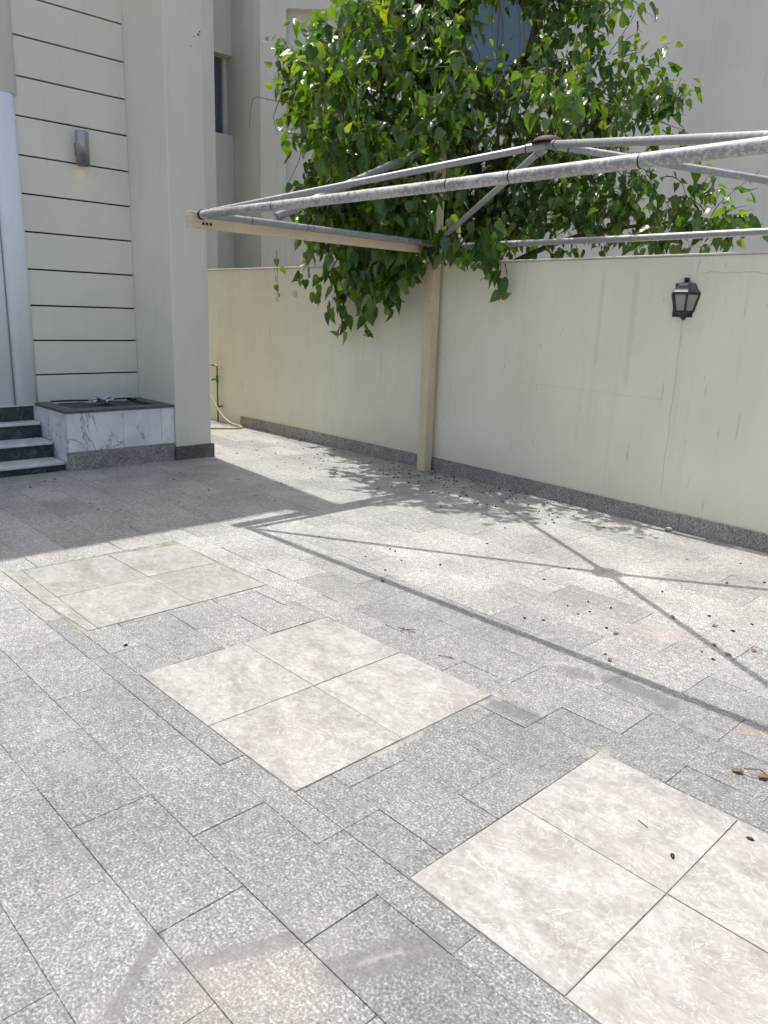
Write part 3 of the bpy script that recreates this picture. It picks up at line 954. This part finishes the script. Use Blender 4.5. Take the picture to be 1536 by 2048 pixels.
tag(MB().tube(smooth_path(hp), .014, 10).build('garden_hose', 'hose'), 'beige garden hose looped from the tap down onto the paving', 'hose')

# ------------------------------------------------------------------ neighbouring house
nh = thing('neighbouring_house', (-10.0, 10.5, 0), 'tall cream house in shade behind the boundary wall and tree', 'house')
K1 = Vector((-12.3, 8.5)); D = Vector((.695, .72)).normalized(); NO = Vector((D.y, -D.x))       # NO faces the yard
def fpt(t, d=0.0):
    q = K1 + D * t + NO * d
    return (q.x, q.y)
def fbox(t0, t1, d0, d1, z0, z1):
    return MB().prism([fpt(t0, d1), fpt(t1, d1), fpt(t1, d0), fpt(t0, d0)], z0, z1)
TOP = 9.0
r0, r1, rz0, rz1 = .45, 2.36, 3.89, 6.70          # recessed panel
w0, w1, wz0, wz1 = 3.46, 4.80, 5.80, 7.6          # window
fbox(0, r0, -.5, 0, 0, TOP).build('facade', 'neigh', nh)
fbox(r0 + .001, r1 - .001, -.5, 0, 0, rz0).build('facade', 'neigh', nh)
fbox(r0 + .001, r1 - .001, -.5, 0, rz1, TOP).build('facade', 'neigh', nh)
fbox(r0 + .002, r1 - .002, -.48, -.13, rz0 + .001, rz1 - .001).build('recess_panel', 'neigh', nh)
fbox(r1, w0, -.5, 0, 0, TOP).build('facade', 'neigh', nh)
fbox(w0 + .001, w1 - .001, -.5, 0, 0, wz0).build('facade', 'neigh', nh)
fbox(w0 + .001, w1 - .001, -.5, 0, wz1, TOP).build('facade', 'neigh', nh)
fbox(w1, 14.0, -.5, 0, 0, TOP).build('facade', 'neigh', nh)
wd = fbox(w0 + .002, w1 - .002, -.30, -.24, wz0 + .001, wz1 - .001)
wdo = wd.build('window', 'frame', nh)
for a, b in ((w0 + .06, (w0 + w1) / 2 - .03), ((w0 + w1) / 2 + .03, w1 - .06)):
    p = fbox(a, b, -.239, -.235, wz0 + .07, wz1 - .06).build('pane', 'glass', wdo)
fbox((w0 + w1) / 2 - .028, (w0 + w1) / 2 + .028, -.2395, -.205, wz0 + .002, wz1 - .002).build('mullion', 'frame', wdo)
fbox(w0 - .03, w1 + .03, .001, .05, wz0 - .07, wz0 - .002).build('window_sill', 'neigh', nh)
# side wing with a narrow window
X2 = -13.17
MB().box(X2 - .5, K1.x - .02, 8.501, 9.2, 0, TOP).build('facade', 'neigh', nh)
wy0, wy1, z0, z1 = 7.95, 8.42, 4.805, 6.115
MB().box(X2 - .5, X2, 6.9, wy0, 0, TOP).build('facade', 'neigh', nh)
MB().box(X2 - .5, X2 - .001, wy0 + .001, 8.499, 0, z0).build('facade', 'neigh', nh)
MB().box(X2 - .5, X2 - .001, wy0 + .001, 8.499, z1, TOP).build('facade', 'neigh', nh)
MB().box(X2 - .5, X2 - .18, wy1, 8.499, z0 + .001, z1 - .001).build('facade', 'neigh', nh)
sw = MB().box(X2 - .30, X2 - .25, wy0 + .002, wy1 - .002, z0 + .002, z1 - .002).build('window', 'frame', nh)
MB().box(X2 - .249, X2 - .244, wy0 + .03, wy1 - .05, z0 + .05, z1 - .05).build('pane', 'glass', sw)
MB().box(X2 + .02, -12.6, 6.95, 7.775, 0, TOP).build('pier', 'neigh', nh)

# ------------------------------------------------------------------ mulberry tree
tr = thing('mulberry_tree', (-6.0, 7.7, 0), 'large leafy green mulberry tree leaning over the boundary wall', 'tree')
CL = [(-7.55, 6.9, 4.92, 0.62), (-6.74, 7.1, 5.02, 1.01), (-5.55, 7.5, 4.95, 0.62), (-5.27, 7.7, 4.76, 0.51), (-8.59, 6.7, 4.7, 0.51), (-7.66, 6.5, 4.28, 0.74), (-6.84, 6.6, 4.32, 0.77), (-6.22, 7.0, 4.2, 0.82), (-5.63, 7.4, 4.03, 0.81), (-5.05, 7.5, 3.92, 0.61), (-4.57, 7.5, 3.75, 0.47), (-4.18, 7.5, 3.66, 0.29), (-8.02, 6.5, 3.67, 0.41), (-7.14, 6.3, 3.54, 0.63), (-6.44, 6.4, 3.52, 0.66), (-6.01, 6.9, 3.5, 0.73), (-5.48, 7.3, 3.35, 0.72), (-4.84, 7.4, 3.21, 0.58), (-8.37, 6.8, 3.15, 0.43), (-7.28, 6.6, 3.05, 0.58), (-6.38, 6.7, 2.99, 0.67), (-5.92, 7.2, 2.97, 0.67), (-5.24, 7.4, 2.84, 0.65), (-4.61, 7.4, 2.71, 0.46), (-4.08, 7.4, 2.54, 0.28), (-8.72, 7.0, 2.69, 0.44), (-7.47, 6.8, 2.56, 0.53), (-6.54, 6.9, 2.48, 0.5), (-5.89, 7.2, 2.54, 0.49), (-3.51, 7.3, 2.46, 0.32), (-3.28, 7.3, 2.5, 0.24), (-3.62, 7.5, 2.89, 0.25), (-3.4, 7.4, 2.69, 0.24), (-6.46, 7.4, 5.57, 1.37), (-7.1, 7.1, 5.6, 0.60), (-5.45, 7.6, 5.28, 0.78)]
# overhang above the yard that throws the leaf shade on the paving
CL += [(-8.6, 6.75, 2.9, .4), (-8.2, 6.7, 2.78, .4), (-8.45, 6.8, 3.4, .35), (-7.8, 6.7, 2.75, .4), (-8.75, 6.7, 4.3, .34), (-6.5, 5.5, 3.7, .38), (-6.9, 5.9, 3.3, .33), (-5.9, 5.5, 4.0, .38), (-5.2, 5.9, 3.95, .34), (-4.4, 6.15, 3.6, .28), (-6.3, 5.35, 4.3, .34), (-8.05, 6.6, 3.3, .36), (-7.9, 6.6, 2.95, .36), (-8.3, 6.8, 3.5, .34), (-8.25, 6.65, 4.7, .45), (-8.6, 7.0, 2.85, .35), (-8.1, 6.95, 2.9, .42), (-7.7, 6.9, 2.8, .45), (-7.1, 6.9, 2.75, .45), (-6.6, 6.95, 2.75, .45), (-6.1, 7.0, 2.75, .45), (-5.6, 7.05, 2.8, .45), (-5.2, 7.1, 2.7, .42), (-4.8, 7.1, 2.65, .38), (-4.4, 7.2, 2.75, .34), (-4.25, 7.2, 3.0, .32), (-4.5, 7.3, 3.3, .40), (-4.9, 7.4, 3.5, .45), (-3.75, 7.2, 2.6, .24), (-3.3, 7.2, 2.6, .2), (-4.3, 7.4, 3.75, .36), (-4.75, 7.5, 4.3, .42), (-4.0, 7.4, 3.7, .24), (-5.62, 6.0, 3.35, .3), (-5.64, 6.02, 2.98, .26), (-5.58, 6.0, 3.62, .26), (-5.5, 5.65, 4.4, .4), (-6.0, 5.55, 4.6, .4), (-4.6, 6.15, 3.9, .32), (-4.2, 6.2, 3.5, .26), (-5.0, 5.9, 4.2, .35), (-6.8, 5.5, 4.0, .35), (-7.3, 5.7, 3.6, .3), (-8.8, 6.7, 4.55, .38), (-8.4, 6.65, 4.15, .36), (-8.1, 6.7, 4.85, .34), (-6.4, 6.2, 2.9, .3), (-6.9, 6.3, 3.0, .34), (-7.5, 6.4, 3.3, .34), (-6.75, 5.75, 3.55, .40), (-6.3, 5.9, 3.3, .36), (-7.1, 5.8, 4.1, .4), (-6.3, 5.8, 4.2, .42), (-5.4, 6.1, 4.1, .38), (-4.7, 6.5, 3.7, .34)]
rl = random.Random(11)
def rv(r=rl):
    while True:
        v = Vector((r.uniform(-1, 1), r.uniform(-1, 1), r.uniform(-1, 1)))
        if .01 < v.length_squared < 1: return v.normalized()
UP = Vector((0, 0, 1))
twig = MB()
leaves = []          # (base, direction, normal, length, tint)
GAP0, GAP1 = Vector((-4.65, 5.6, 4.08)), Vector((-7.09, 8.6, 5.27))
def ok(p):
    t = max(0, min(1, (p - GAP0).dot(GAP1 - GAP0) / (GAP1 - GAP0).length_squared))
    if (p - GAP0.lerp(GAP1, t)).length < .36 and rl.random() < .93: return False
    wy = wall_y(p.x)
    if p.z < WALL_H + .12 and p.y > wy - .28: return False
    if p.y < wy + .1 and p.z < WALL_H + .22: return False
    return True
def leaf_at(p, outw, young=0.0, force=False, size=None):
    if not force and not ok(p): return
    L = size or (rl.uniform(.10, .195) if p.x < -6.2 else rl.uniform(.08, .155))
    L *= (1 - .45 * young)
    d = (outw * rl.uniform(.2, .9) - UP * rl.uniform(.4, 1.1) + rv() * .55)
    if young > .6: d = outw * .6 + UP * .5 + rv() * .5
    d.normalize()
    n = outw * rl.uniform(.1, .8) + UP * rl.uniform(.3, 1.0) + rv() * .85
    n = n - d * n.dot(d)
    if n.length < .05: n = d.cross(rv())
    n.normalize()
    t = min(.96, max(0, rl.gauss(.36, .26) + young * .42))
    if rl.random() < .006: t = 1.0
    leaves.append((p, d, n, L, t))
def shoot(start, d, length, droop, step=.08, force=False, r0=.006, size=None):
    p = start.copy(); pts = [p.copy()]; n = max(3, int(length / step)); d = d.copy(); side = rl.uniform(0, 6.28)
    for k in range(n):
        d = (d - UP * droop * step * 4 + rv() * .14).normalized()
        p = p + d * step
        pts.append(p.copy())
        side += 2.4
        a = d.cross(UP)
        if a.length < .1: a = d.cross(Vector((1, 0, 0)))
        a.normalize(); b = a.cross(d)
        o = (a * math.cos(side) + b * math.sin(side))
        yg = max(0, (k - n + 3) / 3) if n > 3 else 0
        leaf_at(p + o * rl.uniform(.015, .06), (o + d * .6).normalized(), yg, force, size)
    if force or ok(pts[0]) and ok(pts[-1]):
        twig.tube(pts, [r0 * (1 - .75 * k / n) for k in range(n + 1)], 4, caps=False)
for cx, cy, cz, r in CL:
    c = Vector((cx, cy, cz))
    for k in range(max(5, int(72 * r * r + 17 * r))):
        o = rv()
        if rl.random() < .35: o.z = abs(o.z)
        s = c + o * r * rl.uniform(.0, .62)
        d = (o + UP * .45 + rv() * .5).normalized()
        shoot(s, d, r * rl.uniform(.45, .9), rl.uniform(.1, 1.0))
# long sprays that break the outline
for s, d, L, dr in [((-4.7, 7.4, 4.3), (.7, 0, .8), .8, .2), ((-4.4, 7.4, 4.1), (.8, -.1, .3), .7, .8), ((-4.1, 7.4, 3.7), (.9, -.1, .6), .5, .2), ((-4.0, 7.4, 3.5), (.8, .1, .1), .5, .9), ((-3.4, 7.3, 2.7), (.5, 0, .9), .5, .2), ((-3.3, 7.3, 2.5), (.9, 0, .5), .5, .3), ((-4.0, 7.4, 3.1), (.9, 0, .3), .8, .9), ((-3.7, 7.4, 2.7), (.2, 0, 1), .6, .2), ((-5.0, 7.4, 4.6), (.6, -.1, .9), .9, .1), ((-4.5, 7.4, 4.0), (.9, 0, .7), .6, .1), ((-4.3, 7.4, 3.6), (.9, -.1, .5), .55, .2),
                    ((-3.5, 7.3, 2.6), (.8, .1, .55), .55, .1), ((-3.9, 7.4, 2.6), (.4, 0, .9), .5, .3), ((-4.4, 7.4, 3.2), (1, 0, -.1), 1.0, .5), ((-4.5, 7.5, 3.3), (1, .2, .2), .9, .8),
                    ((-8.4, 6.7, 4.9), (-.6, -.1, .5), .6, 1.2), ((-8.6, 6.7, 4.5), (-.4, 0, -.2), .5, .8), ((-8.3, 6.6, 3.4), (-.6, -.1, .3), .5, 1.5),
                    ((-7.4, 6.6, 5.6), (0, -.2, 1), .6, .2), ((-8.6, 6.9, 2.6), (-.6, -.3, .1), .6, 1.2)]:
    shoot(Vector(s), Vector(d).normalized(), L, dr, .07)
# sprays hanging over the wall on the yard side
hang = [((-7.6, 6.30, 2.62), (.05, -.1, -1), .55, .19), ((-7.35, 6.28, 2.62), (-.05, -.05, -1), 1.0, .20), ((-7.3, 6.28, 2.62), (.2, -.1, -1), .75, .20),
        ((-7.0, 6.26, 2.62), (.1, -.1, -1), .70, .20), ((-6.7, 6.22, 2.62), (.02, -.1, -1), .70, .22), ((-6.5, 6.22, 2.58), (0, -.1, -1), .75, .22), ((-6.35, 6.20, 2.60), (.05, -.12, -1), .72, .22),
        ((-6.2, 6.20, 2.60), (.1, -.1, -1), .55, .22), ((-6.05, 6.18, 2.65), (.15, -.1, -1), .55, .22), ((-5.75, 6.22, 2.65), (.15, 0, -1), .42, .20), ((-5.55, 6.22, 2.62), (.1, 0, -1), .40, .18),
        ((-5.35, 6.22, 2.60), (.15, 0, -1), .36, .18), ((-5.1, 6.22, 2.60), (.2, 0, -1), .52, .19), ((-4.98, 6.22, 2.55), (.15, 0, -1), .62, .18), ((-5.0, 6.2, 2.7), (.2, -.1, -.8), .35, .17),
        ((-7.85, 6.28, 2.62), (-.5, -.1, -1), .62, .17), ((-6.95, 6.15, 2.7), (.0, -.1, -1), .8, .2), ((-6.6, 6.15, 2.7), (.05, -.1, -1), .85, .2), ((-6.3, 6.15, 2.65), (.0, -.1, -1), .8, .2), ((-6.15, 6.1, 2.5), (.1, -.1, -1), .55, .2), ((-7.2, 6.2, 2.65), (0, -.1, -1), .7, .2), ((-5.9, 6.12, 2.75), (.2, 0, -1), .5, .19), ((-5.6, 6.15, 2.75), (.2, 0, -1), .5, .18), ((-5.3, 6.18, 2.7), (.2, 0, -1), .5, .18), ((-7.15, 6.25, 2.4), (.25, -.1, -1), .95, .18), ((-6.75, 6.2, 2.4), (.1, -.1, -1), .78, .21), ((-6.45, 6.2, 2.4), (.1, -.12, -1), .74, .21), ((-6.9, 6.22, 2.4), (.2, -.1, -1), .7, .2), ((-7.55, 6.28, 2.45), (-.35, -.1, -1), .72, .16), ((-7.4, 6.25, 2.3), (.1, -.1, -1), .9, .19), ((-8.75, 6.3, 2.5), (-.25, 0, -1), .68, .11)]
for s, d, L, sz in hang:
    shoot(Vector(s), Vector(d).normalized(), L, .25, .062 if sz > .15 else .11, True, .005, sz * rl.uniform(.85, 1.05))
# foliage in front of the post head and the stay
for s, d, L in [((-5.72, 5.95, 3.95), (.05, -.1, -1), .6), ((-5.6, 5.98, 3.9), (.1, -.1, -1), .6), ((-5.5, 6.0, 3.85), (0, -.1, -1), .55), ((-5.66, 6.0, 3.7), (0, -.1, -1), .6), ((-5.56, 6.02, 3.6), (.1, 0, -1), .6), ((-5.75, 6.0, 3.6), (-.1, -.1, -1), .5), ((-6.12, 5.98, 3.30), (.1, -.3, -1), .75), ((-5.95, 6.05, 3.2), (.2, -.3, -1), .6), ((-6.25, 5.9, 3.5), (.1, -.4, -1), .8), ((-6.0, 6.15, 2.8), (0, -.3, -1), .45), ((-5.86, 6.1, 2.95), (.2, -.2, -1), .5), ((-5.95, 5.75, 3.6), (.1, -.2, -1), .4)]:
    shoot(Vector(s), Vector(d).normalized(), L, .3, .07, True, .005, .18)

# heart shaped leaf, folded on its rib
ST = [(-.07, .20, .02), (.04, .37, .0), (.22, .43, -.01), (.45, .36, -.015), (.68, .23, -.02), (.86, .09, -.03)]
def leaf_geo(p, d, n, L):
    s = d.cross(n).normalized()
    fold = rl.uniform(.12, .62); bend = rl.uniform(-.05, .42); asym = rl.uniform(.85, 1.15); wv = rl.uniform(-.12, .12); wf = rl.uniform(.66, 1.0)
    vs = []; rib = []
    for k, (t, w, _) in enumerate(ST):
        w = w * wf
        c = p + d * (t * L) - n * (bend * t * t * L)
        wob = wv * (1 if k % 2 else -1)
        tm = .0 if k == 0 else t
        cm = p + d * (tm * L) - n * (bend * tm * tm * L)
        vs += [c + s * (w * L * asym * .95) + n * ((fold + wob) * w * L), cm, c - s * (w * L * .95 / asym) + n * ((fold - wob) * w * L)]
        rib += [1, 0, 1]
    vs.append(p + d * L * 1.02 - n * (bend * 1.15 * L)); rib.append(0)
    fs = []
    for k in range(len(ST) - 1):
        a = k * 3
        fs += [(a, a + 1, a + 4, a + 3), (a + 1, a + 2, a + 5, a + 4)]
    a = (len(ST) - 1) * 3
    fs += [(a, a + 1, a + 3 + 0), (a + 1, a + 2, a + 3)]
    return vs, fs, rib
def add_attrs(ob, tint, rib):
    me = ob.data
    r = me.attributes.new('rib', 'FLOAT', 'POINT'); r.data.foreach_set('value', rib)

vis = []
for k, (p, d, n, L, t) in enumerate(leaves):
    s = project(p)
    inview = s and -30 < s[0] < 1566 and -60 < s[1] < 760
    vis.append((L / s[2] * 1000 * (1.0 if p.y > 5.2 else .8) if inview else 0, k))
vis.sort(reverse=True)
# nearest sheet of leaves: ordered by apparent size
single = set(k for sc, k in vis[:300])
fol = MB(); fol_t = []; fol_r = []
for k, (p, d, n, L, t) in enumerate(leaves):
    vs, fs, rib = leaf_geo(p, d, n, L)
    if k in single:
        mb = MB().add(vs, fs, True)
        ob = mb.build('leaf', 'leaf', tr, tint=t)
        add_attrs(ob, t, rib)
    else:
        fol.add(vs, fs, True); fol_t += [t] * len(fs); fol_r += rib
ob = fol.build('foliage', 'leaf', tr, tint=fol_t); add_attrs(ob, None, fol_r)
tag(ob, kind='stuff')
print('leaves', len(leaves))
tag(twig.build('twigs', 'twig', tr), kind='stuff')

# trunk and limbs
base = Vector((-5.9, 7.75, -.1))
MB().tube(smooth_path([base, (-5.95, 7.7, .8), (-6.0, 7.6, 1.6), (-6.1, 7.5, 2.3)]), [.16 - .003 * k for k in range(16)], 12).build('trunk', 'bark', tr)
for tgt, mid, r in [((-7.9, 6.8, 4.9), (-6.9, 7.2, 3.4), .075), ((-6.7, 7.0, 5.2), (-6.3, 7.3, 3.6), .085), ((-5.6, 7.4, 4.9), (-5.9, 7.4, 3.6), .075), ((-4.6, 7.4, 3.9), (-5.5, 7.4, 3.0), .06),
                    ((-6.4, 6.3, 3.7), (-6.2, 7.0, 3.0), .055), ((-8.4, 6.8, 3.0), (-7.2, 7.2, 2.8), .05), ((-3.7, 7.4, 2.7), (-4.9, 7.4, 2.6), .04), ((-7.1, 6.2, 4.2), (-6.5, 6.9, 3.4), .05), ((-5.2, 6.4, 4.0), (-5.8, 7.1, 3.2), .04)]:
    pth = smooth_path([(-6.1, 7.5, 2.25), mid, tgt], 6)
    MB().tube(pth, [r * (1 - .8 * k / len(pth)) for k in range(len(pth))], 8).build('branch', 'bark', tr)
# bare dangling twigs at the left of the crown
for pth in [[(-8.03, 6.5, 4.2), (-8.63, 6.5, 4.28), (-9.18, 6.5, 4.41), (-9.52, 6.5, 4.49), (-9.62, 6.5, 4.38), (-9.66, 6.5, 4.14)], [(-8.13, 6.5, 4.09), (-8.48, 6.5, 4.27), (-8.76, 6.5, 4.46), (-8.8, 6.5, 4.55)],
            [(-8.76, 6.5, 4.46), (-8.92, 6.5, 4.42), (-9.07, 6.5, 4.24), (-9.09, 6.5, 4.15), (-9.01, 6.5, 3.97)], [(-8.03, 6.5, 4.04), (-8.32, 6.5, 3.93), (-8.49, 6.5, 3.78), (-8.54, 6.5, 3.61), (-8.74, 6.5, 3.39), (-8.9, 6.5, 3.25)],
            [(-8.27, 6.5, 4.04), (-8.53, 6.5, 4.11), (-8.69, 6.5, 4.24)]]:
    pp = smooth_path(pth, 4)
    MB().tube(pp, [.008 * (1 - .7 * k / len(pp)) for k in range(len(pp))], 5).build('bare_twig', 'twig', tr)

# ------------------------------------------------------------------ fallen mulberries
def berry_mesh(seed):
    r = random.Random(seed)
    mb = MB(); seg, rings = 7, 5
    vs = []
    for i in range(rings):
        t = math.pi * (i + .35) / (rings - .3)
        for k in range(seg):
            a = 2 * math.pi * (k + .5 * (i % 2)) / seg
            q = 1 + r.uniform(-.16, .16)
            vs.append((-math.cos(t) * .5 * q, math.sin(t) * math.cos(a) * .30 * q, math.sin(t) * math.sin(a) * .27 * q))
    fs = [tuple(range(seg - 1, -1, -1)), tuple(range((rings - 1) * seg, rings * seg))]
    for i in range(rings - 1):
        for k in range(seg):
            k2 = (k + 1) % seg
            fs.append((i * seg + k, i * seg + k2, (i + 1) * seg + k2, (i + 1) * seg + k))
    mb.add(vs, fs, True)
    ob = mb.build('mulberry', 'berry')
    me = ob.data
    bpy.data.objects.remove(ob)
    return me
BM = [berry_mesh(s) for s in range(5)]
rb_ = random.Random(23)
def berry(x, y, label, size=None, group='fallen mulberries on the paving'):
    o = bpy.data.objects.new('mulberry', rb_.choice(BM))
    s = size or rb_.uniform(.016, .027)
    o.scale = (s, s * rb_.uniform(.8, 1.1), s * rb_.uniform(.6, .9))
    o.location = (x, y, s * .19)
    o.rotation_euler = (rb_.uniform(-.3, .3), rb_.uniform(-.15, .15), rb_.uniform(0, 6.28))
    COL.objects.link(o)
    tag(o, label, 'fruit', group)
n = 0
while n < 195:
    x = rb_.gauss(-5.45, .95); y = wall_y(x) - .05 - abs(rb_.gauss(0, .50))
    if x < -9.5 or x > -2.2 or y < 4.6: continue
    if abs(x - WX) < .09 and abs(y - 6.385) < .09: continue
    berry(x, y, 'small dark mulberry fallen near the foot of the beige carport post'); n += 1
n = 0
while n < 42:
    x = rb_.gauss(-8.1, 1.0); y = rb_.uniform(4.6, 6.42)
    if x < -10.5 or (x < -7.9 and y < 5.0): continue
    berry(x, y, 'small dark mulberry on the sunlit passage paving past the pilaster', group='fallen mulberries in the passage'); n += 1
n = 0
while n < 34:
    x = rb_.uniform(-4.6, -1.5); y = rb_.uniform(3.4, 5.9)
    if not project((x, y, 0)) or project((x, y, 0))[0] > 1530: continue
    berry(x, y, 'small dark mulberry scattered on the paving under the shade frame', group='fallen mulberries under the shade frame'); n += 1
n = 0
while n < 16:
    x = rb_.uniform(-7.8, -5.7); y = rb_.uniform(2.2, 4.4)
    berry(x, y, 'small dark mulberry lying in the shadow of the villa', group='fallen mulberries in the villa shadow'); n += 1
for x, y, lab in [(-.899, 2.28, 'lone dark mulberry on the inner slab of the right limestone patch'), (-.759, 2.576, 'dark mulberry near the outer corner of the right limestone patch'),
                  (-3.51, 3.393, 'larger dark mulberry lying on the long front pipe shadow'), (-3.62, 1.63, 'single dark mulberry in the joint between two left limestone patches'),
                  (-1.50, 3.95, 'round dark mulberry beside the reddish leaf scraps at right')]:
    berry(x, y, lab, .027)

# ------------------------------------------------------------------ litter
def dry_leaf(x, y, L, mat, lab, stem=0.0, rot=0.0):
    mb = MB(); r = random.Random(int(abs(x * 1000)))
    nst = 6
    top = []
    for k in range(nst + 1):
        t = k / nst
        w = .32 * math.sin(math.pi * min(1, t * .92 + .06)) ** .8
        zc = .10 * math.sin(t * 3.0) + .02
        top += [(t - .5, -w, zc + .16 * r.random()), (t - .5, 0, zc), (t - .5, w, zc + .18 * r.random())]
    fs = []
    for k in range(nst):
        a = k * 3
        fs += [(a, a + 3, a + 4, a + 1), (a + 1, a + 4, a + 5, a + 2)]
    bot = [(a, b, c - .025) for a, b, c in top]
    mb.add([(a * L, b * L, c * L) for a, b, c in top], fs, True)
    mb.add([(a * L, b * L, c * L) for a, b, c in bot], [tuple(reversed(f)) for f in fs], True)
    if stem:
        mb.tube([(-.45 * L, 0, .02), (-.45 * L - stem * .4, .01, .035), (-.45 * L - stem * .8, .04, .02), (-.45 * L - stem, .08, .012)], .0028, 6)
    ob = mb.build('dry_leaf', mat)
    ob.location = (x, y, .004); ob.rotation_euler = (0, 0, rot)
    tag(ob, lab, 'leaf')
dry_leaf(-.964, 2.966, 0.044, 'dry', 'curled brown dry leaf with long stem at the right edge', .14, 3.6)
dry_leaf(-.878, 3.005, 0.048, 'dry', 'brown dry leaf cut by the right edge of the picture', 0, 1.2)
dry_leaf(-2.02, 3.842, 0.035, 'dry_red', 'reddish dry leaf alone between two pipe shadows', 0, .8)
dry_leaf(-1.86, 3.50, 0.035, 'dry', 'pale tan dry leaf beside the front pipe shadow', 0, 2.2)
dry_leaf(-1.47, 4.075, 0.035, 'dry_red', 'reddish leaf scrap touching the diagonal pipe shadow', 0, .3)
dry_leaf(-1.40, 4.24, 0.033, 'dry_red', 'reddish leaf scrap nearest the right edge', 0, 1.0)
dry_leaf(-1.58, 4.14, 0.033, 'dry', 'grey brown leaf scrap lying in the diagonal pipe shadow', 0, 2.7)
dry_leaf(-1.93, 4.35, 0.041, 'dry', 'grey dry leaf beside the diagonal pipe shadow', 0, 1.9)
dry_leaf(-1.70, 4.42, 0.035, 'dry', 'small grey dry leaf right of the diagonal pipe shadow', 0, .5)
def small_twig(x, y, pts, lab, mat='dry'):
    mb = MB()
    for p in pts: mb.tube([(x + a, y + b, .003 + c * .6) for a, b, c in p], .0017, 6)
    tag(mb.build('twig', mat), lab, 'twig')
small_twig(-2.83, 2.93, [[(-.05, -.01, 0), (0, 0, .008), (.06, .02, 0)], [(0, 0, .006), (.02, .03, .004), (.03, .05, 0)], [(-.02, 0, .004), (-.03, .025, 0)], [(.02, .005, .006), (.05, -.015, 0)], [(.0, .0, .006), (-.01, -.03, 0)]], 'branched brown twig beyond the middle limestone patch')
small_twig(-2.44, 2.85, [[(-.04, -.02, 0), (0, 0, .006), (.04, .01, 0)], [(0, 0, .004), (.02, .02, 0)]], 'thin reddish twig near the middle limestone patch corner', 'dry_red')
small_twig(-1.05, 2.36, [[(-.025, .01, .003), (0, 0, .006), (.02, -.005, .003)]], 'tiny red twig on the right limestone patch', 'dry_red')
pb = MB().lathe([(.001, .0), (.03, .003), (.036, .012), (.027, .025), (.012, .03), (.001, .031)], (-2.92, 6.26, 0), 9)
tag(pb.build('pebble', 'stone'), 'pale pebble against the wall skirting at right', 'stone')
